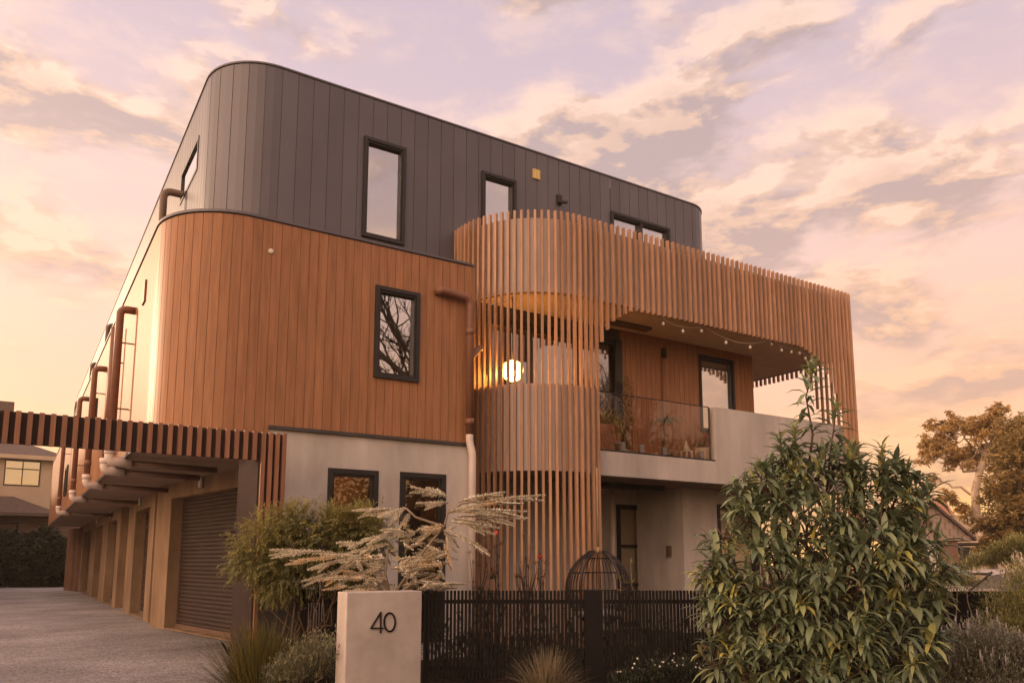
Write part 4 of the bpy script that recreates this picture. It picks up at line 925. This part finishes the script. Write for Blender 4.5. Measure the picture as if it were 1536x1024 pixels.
# grasses and low plants in the bed
def tuft(name, px_, py_, D, n, L0, L1, m, label, W=.012, droop=.8, spread=1.1, rad=.12, cat='grass', zf=None):
    g = at(px_, py_, D); g.z = 0; t = thing(name, g, label, cat); mb = MB()
    for k in range(n):
        a = U(0, 6.28); e = abs(random.gauss(0, .5))*spread; d = Vector((math.cos(a)*math.sin(e), math.sin(a)*math.sin(e), math.cos(e)))
        mb.blade(g+Vector((math.cos(a), math.sin(a), 0))*rad*U(0, 1), d, U(L0, L1), W, droop*U(.5, 1.5), random.random())
    mb.build('blades', M[m], t); return t
tuft('grass_tuft', 390, 985, 8.2, 1500, .5, .92, 'leaf_grass', 'big olive strap-leaved grass tuft at the edge of the driveway', .009, .7, 1.15, .20)
tuft('grass_tuft', 818, 1030, 8.3, 900, .32, .62, 'leaf_pale', 'pale straw-coloured grass tuft in front of the picket fence', .009, 1.3, 1.35, .13)
tuft('grass_tuft', 1150, 1040, 6.2, 500, .22, .42, 'leaf_grass', 'low green grass tuft at the foot of the broad-leaved shrub', .008, 1.1, 1.3, .22)
def cushion(name, spec, D, m, label, cat='shrub', leafL=.05, leafW=.012, dens=1., flowers=None, fm=None, stems='twig', up=.5, parts=True):
    g = at(spec[0][0], 1000, D); g.z = 0; t = thing(name, g, label, cat); mb = MB(); tw = MB(); fl = MB()
    for lx, ly, lr in spec:
        c = at(lx, ly, D+U(-.1, .2)); r_ = lr*D2m(D)
        limb(tw, (c.x+U(-.08, .08), c.y, 0), c, .012, .004, .05)
        for k in range(int(lr*lr*.16*dens)):
            d = rv().normalized(); d.z = abs(d.z)*.9+d.z*.1; q = c+d*r_*U(.45, 1.); ax = (d+UP*up+rv(.3)).normalized()
            if q.z < .03: continue
            for i in range(7):
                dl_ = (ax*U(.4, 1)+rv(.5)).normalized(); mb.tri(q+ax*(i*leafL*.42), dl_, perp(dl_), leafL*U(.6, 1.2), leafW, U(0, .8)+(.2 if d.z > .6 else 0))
            if flowers and d.z > .55 and random.random() < flowers: 
                if fm == 'flower_lav': fl.tube([q+ax*leafL*2, q+ax*leafL*2+UP*.05, q+UP*.10+ax*leafL*2], [.007, .009, .003], 5)
                else: fl.tri(q+ax*leafL*2.5, -VF.cross(UP), UP, .022, .022, .5)
    mb.build('leaves', M[m], t); tw.build('stems', M[stems], t)
    if flowers: fl.build('flowers', M[fm], t)
    return t
cushion('low_shrub', [(455, 1015, 38), (480, 990, 30), (430, 1025, 30), (490, 1020, 28)], 7.3, 'leaf_grey', 'small grey-green shrub at the left foot of the number 40 pillar')
cushion('flowering_groundcover', [(985, 1030, 36), (1030, 1028, 34), (945, 1040, 25), (1065, 1035, 26)], 8.0, 'leaf_hedge', 'low dark mound dotted with tiny white flowers by the fence', flowers=.10, fm='flower_white')
cushion('lavender_bush', [(1435, 1000, 48), (1475, 985, 50), (1510, 1000, 45), (1420, 1030, 40), (1540, 1010, 45), (1485, 1030, 50)], 7.4, 'leaf_lav', 'rounded grey lavender bush in the bottom right corner', flowers=.08, fm='flower_lav', leafL=.045, dens=1.3)
cushion('olive_shrub', [(1525, 925, 42), (1515, 960, 36), (1545, 890, 40), (1550, 940, 45)], 8.2, 'leaf_feather', 'tall olive-brown shrub at the right edge before the dark fence', leafL=.06, leafW=.008, dens=1.2)
cushion('drooping_shrub', [(1425, 880, 26), (1400, 885, 24), (1450, 885, 20), (1432, 862, 16)], 9.2, 'leaf_feather', 'pale drooping shrub hanging over the fence right of the broad-leaved shrub', leafL=.09, leafW=.010, up=-.1)
cushion('silver_bush', [(1535, 880, 22), (1550, 865, 25)], 8.6, 'leaf_silver', 'little silver bush above the olive shrub at the right edge', leafL=.06)
# thin stemmed plants behind the fence, before the slats
for i, (px_, top, m, lab, fl_) in enumerate(((722, 812, 'leaf_red', 'bare twiggy plant rising over the fence by the pale downpipe', 0), (745, 800, 'leaf_red', 'twiggy bronze plant with red bud in front of the slats', 1), (790, 806, 'leaf_red', 'dark upright flax-like stem in front of the slatted column', 0), (815, 835, 'leaf_red', 'slender plant with a round red flower before the slats', 1), (735, 868, 'leaf_hedge', 'small bright green clump peeping over the fence below the slats', 0), (950, 846, 'leaf_yellow', 'thin yellow stem standing by the hanging chair', 0))):
    Dp = 10.2; g = at(px_, 900, Dp); g.z = 0; t = thing('garden_plant', g, lab, 'plant'); top_ = at(px_+U(-6, 6), top, Dp); tw = MB(); mb = MB(); fl = MB()
    for k in range(5 if i != 5 else 2):
        e = top_+RT*U(-.16, .16)*(0 if k == 0 else 1)-UP*(0 if k == 0 else U(0, .35)); pts = limb(tw, g+rv(.03)*Vector((1, 1, 0)).length*.4, e, .010, .003, .03, 6, 5)
        for q in pts[2:]:
            for j in range(7 if m != 'leaf_hedge' else 26):
                d = rv().normalized(); d.z = abs(d.z); mb.leaf(q, d, perp(d), U(.05, .12), .016, .4, .2, random.random(), 2)
        if fl_ and k < 2: fl.lathe(e-UP*.03, [(.004, 0), (.028, .015), (.036, .035), (.024, .06), (.004, .07)], 8) if k == 0 else None
    if i == 2:
        for k in range(12): d = Vector((U(-.5, .5), U(-.5, .5), 1)).normalized(); mb.blade(g+UP*.8, d, U(.5, .85), .03, .5, U(0, .4))
    tw.build('stems', M['darktwig' if i < 4 else 'twig'], t); mb.build('leaves', M[m], t)
    if fl_: fl.build('flowers', M['flower_red'], t)
mb = MB()
for k in range(1400):   # planting behind the pickets that fills the gaps between them
    px_ = U(640, 1050); Dp = U(9.9, 11.2); q = at(px_, 950, Dp); q.z = U(.02, .75)*U(.3, 1); d = rv().normalized(); d.z = abs(d.z); mb.leaf(q, d, perp(d), U(.12, .3), .04, .6, .2, random.random()*.8, 2)
tag(mb.build('undergrowth', M['leaf_hedge']), 'dark leafy undergrowth growing behind the picket fence', 'undergrowth', kind='stuff')
# fallen dead strap leaves by the shrub
t = thing('fallen_frond', at(1058, 985, 7.2), 'two bare brown dead stalks leaning out left of the broad-leaved shrub', 'plant'); mb = MB()
for a, b in (((1052, 966), (1075, 985)), ((1050, 975), (1070, 1012))): mb.tube([at(*a, 7.0), at((a[0]+b[0])/2+2, (a[1]+b[1])/2-2, 7.0), at(*b, 7.05)], [.016, .016, .010], 6)
mb.build('stalks', M['bark'], t)

# leaf litter along the edge of the bed
mb = MB()
for k in range(420):
    u = U(-.3, 1.6); q = e1.lerp(e0, u)+Vector((random.gauss(-.12, .22), random.gauss(0, .22), 0)); q.z = .012
    a = U(0, 6.28); d = Vector((math.cos(a), math.sin(a), U(.05, .5))).normalized(); mb.leaf(q, d, perp(d), U(.025, .06), .014, .2, .3, random.random(), 2)
tag(mb.build('leaf_litter', M['leaf_red']), 'dry leaf litter along the driveway edge', 'leaf litter', kind='stuff')
# hedge and trees
def foliage(mb, c, r_, n, L_, W, rr=(0, 1), shell=.35, flat=1., droop=0.):
    for k in range(n):
        d = rv().normalized(); q = c+Vector((d.x*r_, d.y*r_, d.z*r_*flat))*U(shell, 1)**.6
        if q.z < .05: continue
        e = rv().normalized(); e.z = e.z*.6-droop; e.normalize(); mb.tri(q, e, perp(e).lerp(rv().normalized(), .6).normalized(), L_*U(.6, 1.3), W*U(.7, 1.3), U(*rr))
for i, (lob, lab) in enumerate(((((15, 842, 42), (-8, 845, 50), (28, 860, 30), (38, 832, 32), (10, 815, 22)), 'dark rounded hedge shrub at the far left edge, end of the driveway'), (((62, 838, 40), (76, 855, 36), (84, 835, 28), (50, 862, 30), (66, 812, 22)), 'dark rounded hedge shrub beside the timber screen, end of the driveway'))):
    Dh = 45.2; g = at(lob[0][0], 880, Dh); g.z = 0; t = thing('hedge_shrub', g, lab, 'hedge', 'hedge shrubs at the end of the drive'); mb = MB(); tw = MB()
    for lx, ly, lr in lob: c = at(lx, ly, Dh); foliage(mb, c, lr*D2m(Dh), int(lr*130), .24, .13, (0, .9), .6); limb(tw, g, c, .06, .02)
    mb.build('leaves', M['leaf_hedge'], t); tw.build('stems', M['bark'], t)
def crown_tree(name, trunk, lobes, D, m, label, bark, Lf, dens, r0, rr=(0, 1), drop=0., extra=()):
    g = at(*trunk[0], D); g.z = 0; t = thing(name, g, label, 'tree', 'trees at the right'); tw = MB(); mb = MB()
    pts = [g]+[at(a, b, D) for a, b in trunk[1:]]; tw.tube(pts, [r0*(1-.55*i/len(pts)) for i in range(len(pts))], 10)
    for lx, ly, lr in lobes:
        c = at(lx, ly, D)+VF*U(-1.5, 1.5); r_ = lr*D2m(D); j = min(range(len(pts)), key=lambda k: (pts[k]-c).length+(0 if pts[k].z < c.z else 3)); bp_ = limb(tw, pts[j], c, r0*.26, .03, .06)
        for k in range(5): e = c+rv().normalized()*r_*.8; limb(tw, bp_[-3], e, .035, .01, .08, 4, 5)
        nsub = max(6, int(lr*.8))
        for k in range(nsub):
            d = rv().normalized(); cc_ = c+Vector((d.x, d.y, d.z*.85))*r_*U(.2, 1.05); foliage(mb, cc_, r_*U(.16, .34), int(dens*lr*lr/nsub*.07), Lf, Lf*.34, rr, .05, .8, drop)
    mb.build('crown', M[m], t); tw.build('trunk', M[bark], t)
crown_tree('gum_tree', [(1494, 862), (1480, 812), (1464, 772), (1463, 735), (1470, 705), (1478, 680)], [(1462, 640, 30), (1430, 645, 30), (1408, 664, 26), (1490, 645, 30), (1505, 680, 32), (1435, 682, 28), (1470, 682, 26), (1440, 628, 20), (1394, 682, 16), (1475, 622, 18), (1425, 745, 18), (1445, 760, 16), (1480, 635, 22), (1515, 640, 22), (1412, 715, 12)], 46., 'leaf_euc', 'slender pale-trunked gum tree with an open crown beyond the brick gable', 'palebark', .30, 26., .30, (0, 1), .5)
crown_tree('dense_tree', [(1545, 862), (1540, 800), (1545, 740)], [(1530, 690, 45), (1545, 650, 45), (1502, 725, 34), (1492, 782, 30), (1512, 668, 34), (1482, 815, 20), (1515, 740, 38), (1545, 750, 50), (1520, 790, 36), (1555, 800, 50), (1500, 770, 24), (1575, 700, 50), (1510, 825, 26), (1535, 835, 35)], 40., 'leaf_dense', 'dense olive tree filling the right edge behind the gum trunk', 'bark', .30, 22., .35, (0, 1), .2)
cushion('scrub_bush', [(1495, 846, 16), (1475, 850, 10), (1515, 842, 18), (1530, 832, 20), (1505, 835, 12), (1460, 852, 8)], 30., 'leaf_feather', 'scrubby brown bush under the gum tree above the parked car', leafL=.16, leafW=.03, dens=9.)
# bare trees and houses across the street, mirrored in the front windows
def bare_tree(g, h, label):
    g = Vector(g); t = thing('bare_tree', g, label, 'tree', 'trees across the street'); tw = MB()
    def grow(a, d, l_, r_, lev):
        n = 4; pts = [a]; dd = d.copy()
        for i in range(n): dd = (dd+rv(.13)+UP*.05).normalized(); pts.append(pts[-1]+dd*(l_/n))
        tw.tube(pts, [r_*(1-.45*i/n) for i in range(n+1)], 6 if lev < 2 else 3, cap=False)
        if lev < 6:
            for k in range(4 if lev < 3 else 3):
                u = U(.35, 1); q = pts[min(n, int(u*n)+1)]; grow(q, (dd+rv(.34)).normalized(), l_*U(.55, .78), r_*.56, lev+1)
    grow(g, UP.copy(), h*.30, h*.022, 0); tw.build('branches', M['darktwig'], t)
bare_tree((11.4, -3.0, 0), 15.5, 'tall bare tree across the street, mirrored in the timber wall window')
bare_tree((19.5, -2.4, 0), 14., 'wide bare tree across the street, mirrored in the balcony door')
for i, (x, y, r_, h) in enumerate(((15, -24, 4, 9.), (23, -20, 4, 8.), (32, -14, 4, 8.), (41, -8, 4, 7.), (7, -27, 4, 8), (-4, -29, 4, 8), (50, 0, 4, 7), (-17, -28, 4, 8))):
    t = thing('street_tree', (x, y, 0), ('broad leafy tree standing across the street, %s' % ('second behind the bare tree', 'beside the bare tree', 'right of the wide bare tree', 'near the far right', 'left of the tall bare tree', 'behind the camera', 'farthest right', 'farthest left')[i]), 'tree', 'trees across the street'); mb = MB(); tw = MB()
    limb(tw, (x, y, 0), (x, y, h*.6), .3, .12, .02)
    for k in range(26): d = rv().normalized(); c = Vector((x, y, h*.55))+Vector((d.x*r_*.8, d.y*r_*.8, d.z*h*.40)); foliage(mb, c, r_*.42, 260, .42, .22, (0, .8), .3)
    mb.build('crown', M['leaf_hedge'], t); tw.build('trunk', M['bark'], t)

# ------------------------------------------------------------------ ground
mb = MB(); mb.face([(-160, -90, 0), (220, -90, 0), (220, 220, 0), (-160, 220, 0)]); tag(mb.build('ground', M['ground']), kind='structure')
e0 = onZ(395, 1024, 0); e1 = onZ(330, 960, 0)
mb = MB(); pts = [(-4.4, 2), (e0.x+(e0.x-e1.x)*1.2, e0.y-(e1.y-e0.y)*1.2), (e0.x, e0.y), (e1.x, e1.y), (2.5, 10.2), (2.85, 12), (3.3, 13.4), (3.9, 13.6), (3.3, 18.7), (3.3, 45), (2.6, 53), (-4.4, 53)]
mb.face([(x, y, .008) for x, y in pts]); tag(mb.build('driveway', M['drive']), kind='structure')
mb = MB(); pts = [(2.9, 10.8), (e1.x+.05, e1.y), (e0.x+.05, e0.y), (e0.x+.3, 1.5), (14, -4), (30, 6), (20, 16), (14, 14), (14, 10.8)]
mb.face([(x, y, .006) for x, y in pts]); tag(mb.build('garden_bed', M['soil']), kind='structure')

# ------------------------------------------------------------------ warm evening haze
mh, Nh, Lh = nt('evening_haze'); Nh.remove(Nh['Principled BSDF']); vo = Nh.new('ShaderNodeVolumePrincipled')
vo.inputs['Color'].default_value = (1, .86, .70, 1); vo.inputs['Density'].default_value = .0007; vo.inputs['Anisotropy'].default_value = .3
Lh.new(vo.outputs[0], Nh['Material Output'].inputs['Volume'])
mb = MB(); mb.box((-161, -91, -1), (221, 221, 17.5)); hz_ = mb.build('haze', mh); tag(hz_, 'thin warm evening haze', 'haze', kind='stuff')

# ------------------------------------------------------------------ sky and sun
SAZ, SEL = R(122.0), R(13)
SV = Vector((math.cos(SAZ)*math.cos(SEL), math.sin(SAZ)*math.cos(SEL), math.sin(SEL)))
w = bpy.data.worlds.new('World'); scene.world = w; w.use_nodes = True
N = w.node_tree.nodes; L = w.node_tree.links; bg = N['Background']
def mth(op, a, b=None, c=None, clamp=False):
    n = N.new('ShaderNodeMath'); n.operation = op; n.use_clamp = clamp
    for i, q in enumerate((a, b, c)):
        if q is None: continue
        if isinstance(q, (int, float)): n.inputs[i].default_value = q
        else: L.new(q, n.inputs[i])
    return n.outputs[0]
def ramp(fac, els, interp='EASE'):
    n = N.new('ShaderNodeValToRGB'); n.color_ramp.interpolation = interp; e = n.color_ramp.elements
    for i, (p, c) in enumerate(els):
        q = e[i] if i < 2 else e.new(p); q.position = p
        q.color = (*c, 1) if isinstance(c, tuple) else (c, c, c, 1)
    L.new(fac, n.inputs[0]); return n.outputs[0]
def mixc(f, a, b, mode='MIX'):
    n = N.new('ShaderNodeMix'); n.data_type = 'RGBA'; n.blend_type = mode
    for i, q in ((0, f), (6, a), (7, b)):
        if isinstance(q, (int, float)): n.inputs[i].default_value = q
        elif isinstance(q, tuple): n.inputs[i].default_value = (*q, 1)
        else: L.new(q, n.inputs[i])
    return n.outputs[2]
tc = N.new('ShaderNodeTexCoord'); sp = N.new('ShaderNodeSeparateXYZ'); L.new(tc.outputs['Generated'], sp.inputs[0])
z = mth('MAXIMUM', sp.outputs[2], 0.); den = mth('ADD', z, .16)
cu = mth('MULTIPLY', sp.outputs[0], 1.); cv = mth('MULTIPLY', sp.outputs[1], 1.); cw = mth('MULTIPLY', mth('POWER', mth('ADD', z, .02), .8), 2.7)
def cloud(ox, oy, scale, detail, rough, dist, oz=0.):
    c = N.new('ShaderNodeCombineXYZ'); L.new(mth('ADD', cu, ox), c.inputs[0]); L.new(mth('ADD', cv, oy), c.inputs[1]); L.new(mth('ADD', cw, oz), c.inputs[2])
    n = N.new('ShaderNodeTexNoise'); n.inputs['Scale'].default_value = scale; n.inputs['Detail'].default_value = detail; n.inputs['Roughness'].default_value = rough; n.inputs['Distortion'].default_value = dist
    L.new(c.outputs[0], n.inputs['Vector']); return n.outputs[0]
ox, oy = 5.3, 2.1
mod = cloud(1.7, 8.2, 1.8, 3, .5, .3)
def thick(dx, dy, dz): return mth('ADD', cloud(ox+dx, oy+dy, 5.4, 12, .57, .15, dz), mth('MULTIPLY', mth('SUBTRACT', mod, .5), .6))
big = thick(0, 0, 0); bigs = thick(SV.x*.03-.012, SV.y*.03-.02, .035)
wisp = cloud(ox+9, oy-4, 7.5, 10, .64, .3)
base = ramp(z, [(0, (1.2, .62, .14)), (.08, (1.14, .58, .18)), (.18, (1.02, .56, .34)), (.33, (.95, .61, .49)), (.54, (.66, .50, .54)), (1, (.42, .36, .48))], 'LINEAR')
cover = ramp(big, [(.42, 0.), (.58, 1.)]); wcov = ramp(wisp, [(.46, 0.), (.66, .8)])
lit = mth('MULTIPLY_ADD', mth('SUBTRACT', big, bigs), 9., .48, True)
lit2 = mth('ADD', lit, mth('MULTIPLY', mth('SUBTRACT', .54, big), 2.4), None, True)
hi = ramp(z, [(0, (1.15, .58, .17)), (.2, (1.1, .60, .35)), (.45, (1.05, .71, .54)), (1, (.8, .62, .56))], 'LINEAR')
sh = ramp(z, [(0, (.84, .39, .14)), (.2, (.66, .40, .29)), (.45, (.53, .38, .35)), (1, (.45, .35, .37))], 'LINEAR')
mid = ramp(z, [(0, (.95, .47, .17)), (.2, (.90, .50, .29)), (.45, (.80, .52, .38)), (1, (.6, .45, .42))], 'LINEAR')
cc = mixc(ramp(lit2, [(.45, 0.), (.95, 1.)]), mixc(ramp(lit2, [(0., 0.), (.5, 1.)]), sh, mid), hi)
s1 = mixc(mth('MULTIPLY', wcov, .5), base, hi); s2 = mixc(mth('MULTIPLY', cover, .92), s1, cc)
dt = N.new('ShaderNodeVectorMath'); dt.operation = 'DOT_PRODUCT'; L.new(tc.outputs['Generated'], dt.inputs[0]); dt.inputs[1].default_value = SV
gl = mth('POWER', mth('MAXIMUM', dt.outputs['Value'], 0.), 5.)
s3 = mixc(mth('MULTIPLY', gl, 1.), s2, (.20, .09, .0), 'ADD')
d2 = N.new('ShaderNodeVectorMath'); d2.operation = 'DOT_PRODUCT'; L.new(tc.outputs['Generated'], d2.inputs[0]); d2.inputs[1].default_value = (math.cos(R(192)), math.sin(R(192)), .25)  # extra sky glow added out of view, left behind the camera, as fill
s3 = mixc(mth('POWER', mth('MAXIMUM', d2.outputs['Value'], 0.), 2.5), s3, (3.1, 2.0, 1.3), 'ADD')
ns = N.new('ShaderNodeTexSky'); ns.sky_type = 'NISHITA'; ns.sun_disc = False; ns.sun_elevation = SEL; ns.sun_rotation = R(90)-SAZ
s4 = mixc(.02, s3, ns.outputs[0], 'ADD')
low = mth('LESS_THAN', sp.outputs[2], -.02); s5 = mixc(low, s4, (.16, .11, .08))
L.new(s5, bg.inputs[0]); bg.inputs[1].default_value = .80
ld = bpy.data.lights.new('sun', 'SUN'); ld.energy = 2.2; ld.angle = R(3); ld.color = (1, .66, .42)
lo = bpy.data.objects.new('sun', ld); COL.objects.link(lo); lo.rotation_euler = SV.to_track_quat('Z', 'Y').to_euler(); lo.location = (-20, 30, 20)
scene.view_settings.view_transform = 'Standard'; scene.view_settings.look = 'None'; scene.view_settings.exposure = .42; scene.view_settings.gamma = 1
scene.cycles.max_bounces = 6; scene.cycles.transparent_max_bounces = 16; scene.cycles.use_denoising = True; scene.cycles.sample_clamp_indirect = 6
